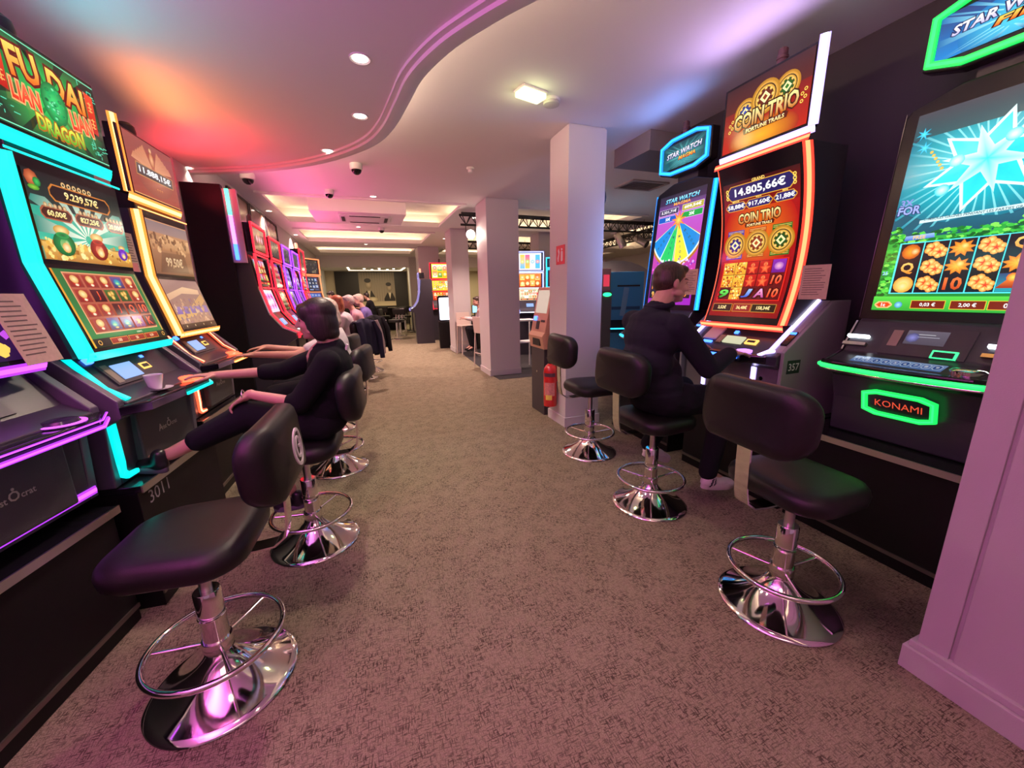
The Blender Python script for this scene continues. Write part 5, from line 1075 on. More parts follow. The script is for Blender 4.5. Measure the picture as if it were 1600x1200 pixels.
def person(label, J, top, trousers, hair, skin=SKIN, vox=0.006, group=None, male=False, name_top='top', sleeve=1.0, cuff=1.0, parts=True, shoes=None, build=1.0, hairstyle='bob', hands=True, cat='person', brow=None):
    """J: dict of world joints"""
    root = thing('person', label, cat, (J['hipL'].x/2+J['hipR'].x/2, J['hipL'].y/2+J['hipR'].y/2, J.get('base', 0.0)), 0, group)
    inv = Matrix.Translation(-root.location)
    k = J.get('hk', 1.0); hc, hf, hu = J['head'], J['face'], J['up']; nb = J['neck']; b = build
    hp = (J['hipL']+J['hipR'])/2; sh = (J['shL']+J['shR'])/2; sdir = (J['shR']-J['shL']).normalized()
    spine = J.get('spine', (hp+sh)/2); belly = J.get('belly', spine)
    f_, u_, s_ = basis(J['body'], sh-hp)
    A = MX(s_, f_, u_)
    # skin body: one continuous surface
    P = head_prims(hc, hf, hu, k, male)
    f, u, s = basis(hf, hu)
    P += [('c', nb, hc-u*0.05*k-f*0.012*k, 0.056*b, 0.052*b), ('c', nb, sh, 0.06, 0.07), ('c', J['shL'], J['shR'], 0.05, 0.05), ('c', sh, spine, 0.10*b, 0.10*b), ('c', spine, hp, 0.10*b, 0.11*b)]
    for q in 'LR':
        P += limb(J['sh'+q], J['el'+q], J['wr'+q], (0.044, 0.036, 0.025)); P += limb(J['hip'+q], J['kn'+q], J['an'+q], (0.075, 0.052, 0.034))
        if hands: hd = J['hand'+q]; P += hand_prims(J['wr'+q], hd[0], hd[1], hd[2] if len(hd) > 2 else 1.0, hd[3] if len(hd) > 3 else 0.35, hd[4] if len(hd) > 4 else 1, curls=hd[5] if len(hd) > 5 else None)
        else: P += [('e', J['wr'+q]+(J['wr'+q]-J['el'+q]).normalized()*0.06, (0.035, 0.035, 0.035), None)]
        P += [('c', J['an'+q], lerp(J['an'+q], J['toe'+q], 0.8), 0.034, 0.022)]
    sel = face_sel(hc, hf, hu, k)
    me = blob(P, vox, 3); put(me, 'body', [skin, EYEM, LIPM, brow or hair], root, None, sel); me.transform(inv)
    # top
    g = 0.013
    T = [('e', lerp(sh, spine, .35), (0.185*b, 0.118*b, 0.17), A), ('e', spine+f_*0.01, (0.165*b, 0.125*b, 0.17), A), ('e', lerp(spine, hp, .55)+f_*0.02*b, (0.175*b, 0.14*b, 0.13), A), ('e', belly, (0.14*b, 0.12*b, 0.14), A), ('c', J['shL'], J['shR'], 0.066*b, 0.066*b), ('c', sh-f_*0.01, nb-u*0.020, 0.105*b, 0.070*b), ('e', sh+u_*0.02-f_*0.015, (0.17*b, 0.095*b, 0.075), A), ('e', hp+u_*0.05, (0.18*b, 0.145*b, 0.10), A)]
    for q in 'LR':
        c = J.get('cuff'+q, cuff)
        if c > 0.05: T += limb(J['sh'+q], J['el'+q], lerp(J['el'+q], J['wr'+q], c), (0.062*b, 0.052*b, 0.040*b+0.006*(1-c)), 0.004)
        else: T += [('c', J['sh'+q], lerp(J['sh'+q], J['el'+q], sleeve), 0.064*b, 0.056*b)]
    put(blob(T, max(vox*1.4, 0.009), 5), name_top, [top], root).data.transform(inv)
    # trousers
    T = [('e', hp, (0.178*b, 0.15*b, 0.115), A)]
    for q in 'LR':
        tc = J.get('tcuff'+q, 0.97); T += [('c', lerp(hp, J['hip'+q], .8), lerp(J['hip'+q], J['kn'+q], .25), 0.108*b, 0.102*b)]+limb(J['hip'+q], J['kn'+q], lerp(J['kn'+q], J['an'+q], tc), (0.100*b, 0.072*b, 0.056*b if tc < .9 else 0.052*b), 0.0)
    put(blob(T, max(vox*1.5, 0.010), 5), 'trousers', [trousers], root).data.transform(inv)
    # shoes
    if parts:
        for q in 'LR':
            up = J.get('fup'+q, Vector((0, 0, 1)))
            so = put(blob(shoe_prims(J['heel'+q], J['toe'+q], up, J.get('shoe_s', 1.0)), 0.007, 3), 'shoe', list(shoes[:1])+list(shoes[2:]), root, None, (lambda p, h=J['heel'+q], t_=J['toe'+q]: 1 if len(shoes) > 2 and (0.10 < (p-h).dot((t_-h).normalized())/(t_-h).length-(p-h).z*0.6 < 0.15 or 0.20 < (p-h).dot((t_-h).normalized())/(t_-h).length-(p-h).z*0.6 < 0.25) and (p-h).z < 0.07 else 0)); so.data.transform(inv)
            sm = sole_mb(J['heel'+q], J['toe'+q], up, J.get('shoe_s', 1.0), 0.022*J.get('shoe_s', 1.0)**2); o = sm.build('sole', shoes[1], so, 50); o.data.transform(inv)
    # hair
    H = []
    E = lambda x, y, z, rx, ry, rz: H.append(('e', Vector(hc)+(s*x+f*y+u*z)*k, (rx*k, ry*k, rz*k), MX(s, f, u)))
    if hairstyle == 'bob':
        E(0, -0.024, 0.036, 0.086, 0.102, 0.090); E(0, -0.055, -0.03, 0.084, 0.066, 0.110); E(0, 0.050, 0.066, 0.060, 0.042, 0.036); E(0, 0.068, 0.046, 0.050, 0.024, 0.034)
        for q in (-1, 1): E(q*0.073, -0.022, -0.040, 0.020, 0.060, 0.092); E(q*0.062, 0.042, 0.040, 0.020, 0.032, 0.046); E(q*0.070, 0.018, -0.02, 0.014, 0.03, 0.07)
        E(0, -0.062, -0.090, 0.080, 0.052, 0.052)
    elif hairstyle == 'short':
        E(0, -0.020, 0.042, 0.081, 0.098, 0.084); E(0, -0.045, 0.005, 0.078, 0.070, 0.075); E(0, 0.052, 0.082, 0.055, 0.040, 0.028)
        for q in (-1, 1): E(q*0.068, -0.02, 0.02, 0.014, 0.045, 0.05)
    else:
        E(0, -0.025, 0.045, 0.084, 0.100, 0.080); E(0, -0.05, 0.0, 0.082, 0.072, 0.09)
    put(blob(H, max(vox*1.1, 0.007), 4), 'hair', [hair], root).data.transform(inv)
    return root, inv
V = lambda *a: Vector(a)
HAIRD = hairmat('dark_brown', (0.016, 0.010, 0.009)); HAIRB = hairmat('brown', (0.040, 0.022, 0.013)); HAIRG = hairmat('grey', (0.36, 0.30, 0.29)); HAIRR = hairmat('ginger', (0.35, 0.11, 0.05)); HAIRBL = hairmat('blond_grey', (0.42, 0.32, 0.26))
NAVY = cloth('navy', (0.016, 0.016, 0.026)); BLACKC = cloth('black', (0.007, 0.007, 0.010)); TROU = cloth('dark_trousers', (0.008, 0.008, 0.012))
# woman in black on the second stool, foot up on the stand
W = dict(head=V(-0.285, 2.585, 1.425), face=V(-1, 0.10, -0.12), up=V(-0.10, 0, 1), neck=V(-0.215, 2.58, 1.265), body=V(-1, 0.06, 0), hk=1.0,
    shL=V(-0.235, 2.415, 1.185), shR=V(-0.275, 2.75, 1.185), hipL=V(-0.33, 2.48, 0.815), hipR=V(-0.33, 2.68, 0.815), spine=V(-0.20, 2.58, 1.0), belly=V(-0.27, 2.58, 0.94),
    elL=V(-0.40, 2.37, 0.975), wrL=V(-0.635, 2.40, 1.045), elR=V(-0.53, 2.80, 1.095), wrR=V(-0.875, 2.76, 1.105),
    knL=V(-0.665, 2.43, 0.925), anL=V(-1.03, 2.41, 0.765), heelL=V(-1.045, 2.37, 0.685), toeL=V(-1.265, 2.47, 0.70), fupL=V(-0.12, 0.10, 1), knR=V(-0.72, 2.72, 0.78), anR=V(-0.56, 2.62, 0.36), heelR=V(-0.49, 2.60, 0.235), toeR=V(-0.68, 2.66, 0.22),
    handL=(V(-0.75, 0.05, -0.45), V(-0.5, 0.0, -0.85), 0.95, 0.55, -1), handR=(V(-1, -0.15, 0.10), V(0.1, 0, -1), 0.95, 0.22, 1), cuffL=0.12, cuffR=0.30, tcuffL=0.66, tcuffR=0.8)
wm, winv = person('woman with a dark bob in black clothes, one foot up on the stand', W, BLACKC, TROU, HAIRD, shoes=(mat('black_shoe', (0.012, 0.011, 0.016), 0.3), mat('purple_sole', (0.10, 0.08, 0.13), 0.4)), build=1.1, name_top='black_top')
m = MB(); q = V(-0.665, 2.40, 1.045); m.tube([q+V(0.0, 0.027*math.cos(a), 0.027*math.sin(a)) for a in [2*PI*i/20 for i in range(20)]], 0.003, 6, True); o = m.build('bracelet', CHR, wm, 60); o.data.transform(winv)
m = MB(); m.box((-0.135, 2.575, 1.25), (0.012, 0.035, 0.035), (0, 0.4, 0)); o = m.build('collar_tag', WHT, wm, 0); o.data.transform(winv)
# man in navy shirt
Mn = dict(head=V(1.93, 2.14, 1.60), face=V(0.94, -0.22, -0.12), up=V(0.12, 0, 1), neck=V(1.825, 2.13, 1.435), body=V(1, 0.03, 0), hk=1.10, shoe_s=1.28,
    shL=V(1.79, 2.335, 1.34), shR=V(1.82, 1.925, 1.33), hipL=V(1.86, 2.24, 0.82), hipR=V(1.86, 2.02, 0.82), spine=V(1.745, 2.13, 1.08), belly=V(1.86, 2.13, 1.0),
    elL=V(2.05, 2.46, 1.10), wrL=V(2.34, 2.36, 1.14), elR=V(2.05, 1.88, 1.05), wrR=V(2.32, 1.95, 1.125),
    knL=V(2.30, 2.34, 0.80), anL=V(1.955, 2.28, 0.40), heelL=V(1.90, 2.28, 0.315), toeL=V(2.16, 2.285, 0.215), fupL=V(0.3, 0, 1), knR=V(2.33, 1.96, 0.80), anR=V(2.195, 1.93, 0.272), heelR=V(2.135, 1.92, 0.168), toeR=V(2.45, 1.93, 0.118), fupR=V(0.12, 0, 1),
    handL=(V(1, -0.3, -0.05), V(0.1, 0, -1), 1.08, 0.25, -1), handR=(V(1, 0.10, -0.10), V(0.1, 0, -1), 1.08, 0.28, 1), cuffL=0.9, cuffR=0.88, tcuffL=1.0, tcuffR=1.0)
mn_, minv = person('man in a navy shirt and white trainers playing the red-lit machine', Mn, NAVY, TROU, HAIRB, male=True, shoes=(mat('white_leather', (0.62, 0.58, 0.58), 0.5), mat('white_rubber', (0.55, 0.50, 0.50), 0.6), mat('dark_stripe', (0.03, 0.02, 0.04), 0.6)), build=1.22, name_top='navy_shirt', hairstyle='short')
m = MB(); f_, u_, s_ = basis(V(1, 0, 0.1), V(0, 0, 1)); m.tube([V(1.835, 2.13, 1.452)+V(0.078*math.cos(a), 0.084*math.sin(a), 0.010*math.cos(a)) for a in [2*PI*i/28 for i in range(28)]], 0.020, 8, True); o = m.build('shirt_collar', NAVY, mn_, 60); o.data.transform(minv)
# generic seated figure facing direction a (radians, world), hips at (x, y, z)
def seated(label, x, y, a, top, trs, hair, hstyle='short', z=0.80, vox=0.014, reach=0.45, skin=SKIN, lean=0.05, hk=1.0, group=None, sleeve=0.6, cuff=0.0, head_drop=0.0, name_top='top'):
    f = V(math.cos(a), math.sin(a), 0); s = V(f.y, -f.x, 0); o = V(x, y, 0); U = V(0, 0, 1)
    p = lambda ff, ss, zz: o+f*ff+s*ss+U*zz
    J = dict(head=p(lean+0.10, 0, z+0.66-head_drop), face=f+U*-0.15, up=U+f*0.1, neck=p(lean+0.03, 0, z+0.50-head_drop*.5), body=f, hk=hk, shL=p(lean, -0.18, z+0.42), shR=p(lean, 0.18, z+0.42), hipL=p(0, -0.10, z), hipR=p(0, 0.10, z), spine=p(-0.03, 0, z+0.22),
        elL=p(0.14, -0.22, z+0.20), elR=p(0.14, 0.22, z+0.20), wrL=p(reach, -0.14, z+0.25), wrR=p(reach, 0.14, z+0.25), knL=p(0.42, -0.12, z-0.02), knR=p(0.42, 0.12, z-0.02), anL=p(0.34, -0.12, z-0.46), anR=p(0.34, 0.12, z-0.46),
        heelL=p(0.28, -0.12, z-0.56), heelR=p(0.28, 0.12, z-0.56), toeL=p(0.52, -0.13, z-0.57), toeR=p(0.52, 0.13, z-0.57), handL=(f, -U, 1.0, 0.3, -1), handR=(f, -U, 1.0, 0.3, 1))
    return person(label, J, top, trs, hair, skin, vox, group, sleeve=sleeve, cuff=cuff, shoes=(BLACKC, BLK), hairstyle=hstyle, hands=True, name_top=name_top), J
# second player behind the woman, arm reaching across to the amber machine
W2 = dict(head=V(-0.34, 3.75, 1.42), face=V(-1, 0.05, -0.2), up=V(-0.1, 0, 1), neck=V(-0.27, 3.75, 1.26), body=V(-1, 0, 0), shL=V(-0.30, 3.58, 1.20), shR=V(-0.30, 3.92, 1.20), hipL=V(-0.36, 3.65, 0.80), hipR=V(-0.36, 3.85, 0.80), spine=V(-0.26, 3.75, 1.0),
    elL=V(-0.56, 3.50, 1.10), wrL=V(-0.86, 3.58, 1.115), elR=V(-0.50, 4.0, 1.06), wrR=V(-0.85, 3.95, 1.13), knL=V(-0.78, 3.62, 0.78), knR=V(-0.78, 3.88, 0.78), anL=V(-0.70, 3.62, 0.36), anR=V(-0.70, 3.88, 0.36), heelL=V(-0.63, 3.62, 0.24), heelR=V(-0.63, 3.88, 0.24), toeL=V(-0.87, 3.62, 0.23), toeR=V(-0.87, 3.88, 0.23),
    handL=(V(-1, 0, 0.0), V(0, 0, -1), 1.0, 0.25, -1), handR=(V(-1, 0, -0.05), V(0, 0, -1), 1.0, 0.25, 1), cuffL=0.0, cuffR=0.0)
p2_, i2 = person('player mostly hidden behind the woman, bare arm on the amber machine', W2, cloth('pale', (0.55, 0.50, 0.50)), TROU, HAIRBL, SKIN2, 0.009, shoes=(BLACKC, BLK), sleeve=0.62, name_top='pale_top')
seated('ginger-haired player in a white top, stool with the navy jacket', -0.30, 6.95, PI, cloth('white', (0.62, 0.56, 0.58)), TROU, HAIRR, 'bob', vox=0.014, hk=1.05, z=0.79, name_top='white_top')
seated('grey-haired player in a pink top, second of the far row', -0.14, 7.78, PI, cloth('pink', (0.55, 0.30, 0.36)), TROU, HAIRG, 'short', vox=0.016, z=0.80, name_top='pink_top')
seated('player in a violet shirt, farthest of the row along the left cabinets', 0.02, 8.65, PI, cloth('violet', (0.16, 0.12, 0.34)), TROU, HAIRBL, 'short', vox=0.016, z=0.82, name_top='violet_shirt')
copy_tree(ST0, 'stool under the farthest seated player in violet', (-0.02, 8.65, 0), R(90))
seated('person in a white shirt sitting at the table seen between the columns', 2.80, 9.6, PI*0.98, cloth('white'), BLACKC, HAIRB, 'short', vox=0.016, reach=0.5, z=0.72, lean=0.08, sleeve=1.0, cuff=0.9, name_top='white_shirt')
seated('dark-haired guest far back in front of the mural', 0.20, 15.2, PI*0.9, BLACKC, BLACKC, HAIRD, 'short', vox=0.02, z=0.9, name_top='dark_top')
# standing waiter
def standing(label, x, y, a, z0=0.0):
    f = V(math.cos(a), math.sin(a), 0); s = V(f.y, -f.x, 0); o = V(x, y, z0); U = V(0, 0, 1); p = lambda ff, ss, zz: o+f*ff+s*ss+U*zz
    J = dict(head=p(0.20, 0, 1.60), face=f+U*-0.5, up=U+f*0.45, neck=p(0.10, 0, 1.47), body=f, shL=p(0.05, -0.19, 1.40), shR=p(0.05, 0.19, 1.40), hipL=p(0, -0.10, 0.92), hipR=p(0, 0.10, 0.92), spine=p(0.02, 0, 1.15), elL=p(0.12, -0.25, 1.15), elR=p(0.12, 0.25, 1.15), wrL=p(0.36, -0.16, 1.12), wrR=p(0.36, 0.16, 1.12),
        knL=p(0.02, -0.10, 0.50), knR=p(0.02, 0.10, 0.50), anL=p(0, -0.10, 0.10), anR=p(0, 0.10, 0.10), heelL=p(-0.06, -0.10, 0.01), heelR=p(-0.06, 0.10, 0.01), toeL=p(0.20, -0.11, 0.01), toeR=p(0.20, 0.11, 0.01), handL=(f, -U, 1, .3, -1), handR=(f, -U, 1, .3, 1), base=z0)
    r, inv = person(label, J, cloth('white'), BLACKC, HAIRD, SKIN2, 0.014, shoes=(BLACKC, BLK), hairstyle='short', sleeve=1.0, cuff=0.92, name_top='white_shirt', male=True)
    A = MX(s, f, U); me = blob([('e', p(0.04, 0, 1.28), (0.205, 0.135, 0.17), A), ('e', p(0.02, 0, 1.08), (0.19, 0.15, 0.18), A)], 0.016, 4); put(me, 'waistcoat', [cloth('waistcoat', (0.05, 0.03, 0.04))], r); me.transform(inv)
standing('waiter in a dark waistcoat and white shirt bending forward at the end of the row', -0.72, 12.7, PI*0.97, 0.0)

# jackets hung over stool backs
def jacket(label, x, y, col, lining, zt=1.19, zb=0.62, w=0.50, tilt=-35):
    t = thing('jacket', label, 'jacket', (x, y, 0), R(tilt)); rn = random.Random(int(y*100)); n = 14
    def surf(side, thick):
        rows = []
        for i in range(9):
            z = zt-(zt-zb)*(i/8)**1.0; row = []
            for k in range(n+1):
                v = -1+2*k/n; yy = v*w/2*(1-0.10*i/8+0.05*math.sin(i)); xx = side*(0.055+0.05*(i/8)+0.014*math.sin(v*9+i*.5)) if i else side*0.018
                row.append((xx+thick*side, yy, z+(0.012*math.cos(v*4) if i == 0 else 0)-0.03*abs(v)**3))
            rows.append(row)
        return rows
    outl = surf(1, 0.012)+surf(-1, 0.012)[::-1]
    for (nm, rows, mt) in (('jacket_shell', [surf(1, 0.012), surf(-1, 0.012)], col),):
        m = MB(); a, b = rows; full = a[::-1]+b; vs = [p for r in full for p in r]; N = n+1
        m.add(vs, [(i*N+k, i*N+k+1, (i+1)*N+k+1, (i+1)*N+k) for i in range(len(full)-1) for k in range(n)])
        o = m.build(nm, mt, t, 60); sd = o.modifiers.new('thickness', 'SOLIDIFY'); sd.thickness = 0.018
    if lining is not None:
        m = MB(); m.tube([(0.09, w*.42, zt-0.03), (0.12, w*.47, zt-.2), (0.15, w*.48, zt-.42), (0.17, w*.46, zb-0.02)], [0.03, 0.045, 0.05, 0.035], 10); m.build('lining', lining, t, 60)
    m = MB(); m.tube([(0.05, -w*.40, zt-0.05), (0.11, -w*.46, zt-.22), (0.14, -w*.45, zb-0.10)], [0.05, 0.055, 0.045], 10); m.tube([(0.05, w*.36, zt-0.05), (0.13, w*.40, zt-.25), (0.16, w*.40, zb-0.09)], [0.045, 0.05, 0.04], 10); m.build('sleeve', col, t, 60)
jacket('navy jacket with pale lining hung over a stool back', -0.055, 6.80, cloth('navy_jacket', (0.02, 0.02, 0.045)), cloth('lining', (0.42, 0.36, 0.36)))
jacket('black jacket hung over the next stool back', 0.125, 7.75, cloth('black', (0.007, 0.007, 0.010)), None, zt=1.20, zb=0.60)

# coffee cup and saucer on the teal cabinet
t = thing('saucer', 'white saucer with the coffee cup on the teal cabinet deck', 'saucer', (-1.095, 2.555, 1.0795))
m = MB(); m.lathe([(0.03, 0.0), (0.035, 0.002), (0.072, 0.012), (0.074, 0.014), (0.035, 0.006), (0.0005, 0.005)], n=32); m.build('dish', mat('porcelain', (0.75, 0.72, 0.74), 0.2, coat=0.4), t, 50)
t = thing('coffee_cup', 'white coffee cup standing in its saucer on the teal cabinet', 'cup', (-1.095, 2.555, 1.0865))
m = MB(); m.lathe([(0.024, 0.0), (0.026, 0.002), (0.029, 0.02), (0.036, 0.05), (0.041, 0.078), (0.0415, 0.080), (0.0385, 0.079), (0.033, 0.05), (0.026, 0.02), (0.0005, 0.012)], n=32); m.build('bowl', mat('porcelain'), t, 50)
m = MB(); a = R(100); m.tube([(math.cos(a)*r, math.sin(a)*r, z) for (r, z) in ((0.036, 0.062), (0.056, 0.060), (0.060, 0.045), (0.050, 0.028), (0.031, 0.026))], 0.004, 8); m.build('handle', mat('porcelain'), t, 60)
m = MB(); m.lathe([(0.0375, 0.066), (0.0005, 0.066)], n=24, cap=False); m.build('coffee', mat('coffee', (0.05, 0.02, 0.01), 0.2), t, 0)
# ================================================================ far cabinets
def grid_art(bg, bg2, cols, seed, nx=5, ny=3, bar=True, white=False):
    def a(cv):
        W, H = cv.w, cv.h; rn = random.Random(seed); cv.rect(0, 0, W, H, bg, bg2)
        cw, ch = W*.9/nx, H*(.74 if bar else .9)/ny; y0 = H*(.2 if bar else .05)
        for i in range(nx):
            for j in range(ny):
                x, y = W*.05+cw*(i+.5), y0+ch*(j+.5); c = rn.choice(cols); cv.rect(x-cw*.45, y-ch*.45, x+cw*.45, y+ch*.45, rn.choice(cols), rn.choice(cols)) if rn.random() < .6 else None
                cv.disc(x, y, min(cw, ch)*.36, '#fff4d0', c, n=8)
        if bar: cv.rect(W*.05, H*.04, W*.95, H*.15, '#301010'); [cv.rect(W*(.1+.3*k), H*.06, W*(.32+.3*k), H*.13, rn.choice(cols)) for k in range(3)]
    return a
def dim_art(seed, c='#484038'):
    def a(cv):
        cv.rect(0, 0, cv.w, cv.h, '#3a3438', c); cv.speck(.02, .02, cv.w-.02, cv.h-.02, 40, ['#786858', '#50484c', '#8c7c60', '#302c34'], .028, seed)
    return a
def far_slot(label, loc, rz, N, arts, top=2.40, w=0.70, candle=False, strength=1.0, wide_top=True, grp='slot machines of the far banks', deckN=None):
    t = thing('slot_machine', label, 'slot machine', loc, rz, grp); h = w/2
    zt = top-2.40
    m = MB(); m.prism([(-0.16, 0.0), (0.42, 0.0), (0.42, 2.05), (0.10, 2.05), (0.05, 1.66), (-0.02, 1.36), (-0.14, 1.19), (-0.28, 1.12), (-0.28, 1.06), (-0.16, 0.98)], -h+0.012, h-0.012); m.build('cabinet_body', BG, t, 0)
    m = MB(); P = [(-0.30, 1.06), (-0.30, 1.13), (-0.155, 1.20), (-0.035, 1.37), (0.035, 1.66), (0.045, 2.06)]
    for s in (-1, 1):
        m = MB(); m.ribbon([(s*(h-0.034), y-0.012, z) for (y, z) in P], (s*0.034, 0.012, 0), [(0, -1, 0.3)]*6, 0.012); m.build('side_light', N, t, 0)
    for (y, z) in ((-0.305, 1.09), (0.0, 1.675), (0.028, 2.05)):
        m = MB(); m.bb(-h+0.04, h-0.04, y-0.008, y, z-0.008, z+0.008); m.build('cross_light', deckN or N, t, 0)
    m = MB(); m.bb(-h+0.02, h-0.02, 0.035, 0.20, 2.08, top); m.build('topper_housing', BLKG, t, 0)
    m = MB(); m.frame2d([(-h, 2.075), (h, 2.075), (h, top+0.01), (-h, top+0.01)], [(-h+0.022, 2.097), (h-0.022, 2.097), (h-0.022, top-0.012), (-h+0.022, top-0.012)], 0.015, 0.034, lambda u, v, q: (u, q, v)); m.build('topper_light', N, t, 0)
    for (nm, y0, z0, y1, z1, a) in (('topper_screen', 0.03, 2.115, 0.03, top-0.03, arts[0]), ('upper_screen', 0.038, 1.70, 0.088, 2.03, arts[1]), ('lower_screen', -0.028, 1.375, 0.044, 1.65, arts[2])):
        cv = Canvas(w-0.13, math.hypot(y1-y0, z1-z0), flat_fn(-h+0.065, y0, z0, y1, z1, 0), 0.0003); a(cv); cv.build(nm, strength, t)
    sl = lambda u, v, q: (u, -0.14+v*0.57-q*0.82, 1.20+v*0.82+q*0.57)
    m = MB(); m.add([sl(u, v, q) for q in (0.0, 0.014) for (u, v) in ((-0.12, 0.02), (0.06, 0.02), (0.06, 0.11), (-0.12, 0.11))], [(0, 3, 2, 1), (4, 5, 6, 7), (0, 1, 5, 4), (1, 2, 6, 5), (2, 3, 7, 6), (3, 0, 4, 7)]); m.build('status_display', neon('display'), t, 0)
    m = MB(); m.lathe([(0.04, 1.13), (0.04, 1.15), (0.02, 1.155)], (0.2, -0.21, 0), 16); m.build('play_button', neon('cool_white'), t, 40)
    if candle: m = MB(); m.lathe([(0.03, top), (0.03, top+0.12), (0.02, top+0.14)], (0, 0.1, 0), 12); m.build('candle_lamp', neon('candle', (1.0, 0.25, 0.15), 3) if candle == 2 else mat('smoky_red'), t)
    return t
FR = ['#f04030', '#ffd050', '#40a0e0', '#60c050', '#e060c0']
RN2 = neon('crimson', (1.0, 0.015, 0.035), 2.2); PN2 = neon('violet_tube', (0.38, 0.06, 1.0), 2.0)
def pink_art(cv):
    cv.rect(0, 0, cv.w, cv.h, '#ffe8ff', '#fff8ff')
    for k in range(3): cv.disc(cv.w*(.24+.26*k), cv.h*.5, cv.h*.34, '#e040d0', '#f8a0f0', n=12, sy=1.1); cv.text('8', cv.w*(.24+.26*k), cv.h*.5, cv.h*.5, '#b010a0', bold=.05)
def crest_art(cv): cv.rect(0, 0, cv.w, cv.h, '#7a4030', '#503030'); cv.disc(cv.w*.5, cv.h*.5, cv.h*.45, '#c0a060', '#604030', n=14); [cv.disc(cv.w*(.3+.2*k), cv.h*.52, cv.h*.2, '#fff0f0', '#d05060', n=9) for k in range(3)]
far_slot('red-lit slot machine with a pink and white lower screen, first of the far left row', (-1.12, 5.80, 0), R(90), RN2, (crest_art, grid_art('#201818', '#302420', FR, 3, 4, 3), pink_art), candle=True)
far_slot('red-lit slot machine with dim screens, second of the far left row', (-1.12, 6.70, 0), R(90), RN2, (dim_art(1), grid_art('#282428', '#342c2c', ['#786858', '#906050', '#606878', '#a08050'], 5), grid_art('#302418', '#3c3020', ['#a08050', '#806040', '#708050'], 6)), top=2.36)
far_slot('purple-lit slot machine, third of the far left row', (-1.12, 7.60, 0), R(90), PN2, (dim_art(2, '#484860'), grid_art('#20242c', '#282c3c', ['#607890', '#806880', '#506070'], 7), dim_art(8, '#605850')), top=2.36)
far_slot('purple-lit slot machine, fourth of the far left row', (-1.12, 8.50, 0), R(90), PN2, (dim_art(3, '#504868'), grid_art('#20242c', '#282c3c', ['#607890', '#806880', '#506070'], 9), dim_art(10, '#504860')), top=2.36)
far_slot('red-lit slot machine with a lit lamp on top, fifth of the far left row', (-1.12, 9.40, 0), R(90), RN2, (dim_art(4, '#602030'), grid_art('#301018', '#401820', FR, 11), dim_art(12, '#602838')), top=2.50, candle=2)
far_slot('orange outlined grey slot machine turned to the aisle, end of the far left row', (-1.16, 10.75, 0), R(55), neon('orange_tube', (1.0, 0.22, 0.08), 2.2), (dim_art(5), grid_art('#2c3040', '#384058', ['#6080c0', '#405890', '#90a8d8'], 13), grid_art('#384870', '#4058a0', ['#80a0e8', '#5070c8'], 14)), top=2.45)
# tall black end panel of the far left row with light strips
t = thing('bank_end_panel', 'tall black panel closing the end of the far left row of machines', 'panel', (-1.52, 5.38, 0))
m = MB(); m.bb(-0.19, 0.17, -0.02, 0.06, 0, 2.76); m.build('panel_board', BLKM, t, 0, 0.004)
m = MB(); m.bb(0.172, 0.30, 0.0, 0.05, 1.95, 2.72); m.build('light_panel', mat('pale_acrylic', (0.6, 0.4, 0.6), 0.3), t, 0)
for (z0, z1, c) in ((2.45, 2.72, neon('mint', (0.1, 1.0, 0.55), 2.5)), (2.15, 2.45, neon('pink_tube', (1.0, 0.25, 0.9), 2.5)), (1.98, 2.15, BLUEL)): m = MB(); m.bb(0.20, 0.235, -0.012, -0.001, z0, z1); m.build('light_strip', c, t, 0)
for i, (y, lab) in enumerate(((7.6, 'first'), (8.75, 'second'), (9.9, 'third'))):
    t = thing('framed_panel', 'glazed brown picture panel on the left wall above the far cabinets, %s in line' % lab, 'picture', (-1.715, y, 2.83), R(90), 'picture panels above the far cabinets')
    m = MB(); m.frame2d(rrect(1.08, 0.60, 0.01, 2), rrect(1.02, 0.54, 0.01, 2), 0, 0.03, lambda u, v, q: (u, -q, v)); m.build('frame', BLK, t, 0)
    m = MB(); m.bb(-0.52, 0.52, -0.012, -0.002, -0.28, 0.28); m.build('print', mat('brown_print', (0.30, 0.20, 0.14), 0.15, var=0.5, bscale=5), t, 0)
YEL = ['#ffe040', '#ffb020', '#f04020', '#ffffff', '#40a030', '#ff7020']
far_slot('red outlined slot machine with yellow screens, before the fourth column', (2.52, 13.9, 0), R(-3), RN2, (grid_art('#ffd030', '#ffe860', YEL, 21, 3, 2, False), grid_art('#ffc828', '#ffe050', YEL, 22, 5, 4, False), grid_art('#e03018', '#f06020', YEL, 23)), top=2.62, strength=1.3, candle=True)
far_slot('black slot machine seen from its side, screen turned left to the lounge', (1.66, 13.3, 0), R(-94), neon('lavender', (0.5, 0.4, 1.0), 0.8), (dim_art(31, '#8080c0'), dim_art(32, '#6060a0'), dim_art(33, '#5060a0')), top=2.25, candle=2)
far_slot('curved blue and white slot machine seen right of the second column', (3.95, 9.3, 0), R(-14), neon('ice_blue', (0.30, 0.35, 1.0), 3.0), (grid_art('#f0e0ff', '#ffffff', ['#f060a0', '#60c0f0', '#90e060', '#ffd040'], 41, 4, 1, False), grid_art('#c04020', '#ff9040', ['#ffb040', '#f06020', '#ffe080'], 42, 4, 2, False), grid_art('#f0c8a0', '#ffe8c0', ['#f08040', '#60a060', '#e04040', '#ffffff'], 43)), top=2.55, strength=1.3, deckN=neon('white_core'))
far_slot('cyan outlined slot machine behind the ticket kiosk', (4.10, 7.9, 0), R(-35), CYA[1], (dim_art(44, '#306080'), dim_art(45, '#a04040'), dim_art(46, '#4060a0')), top=2.30)
t = thing('wall_sign', 'glowing cyan and red sign panel far behind the blue and white machine', 'sign', (5.15, 11.5, 2.25), R(-20))
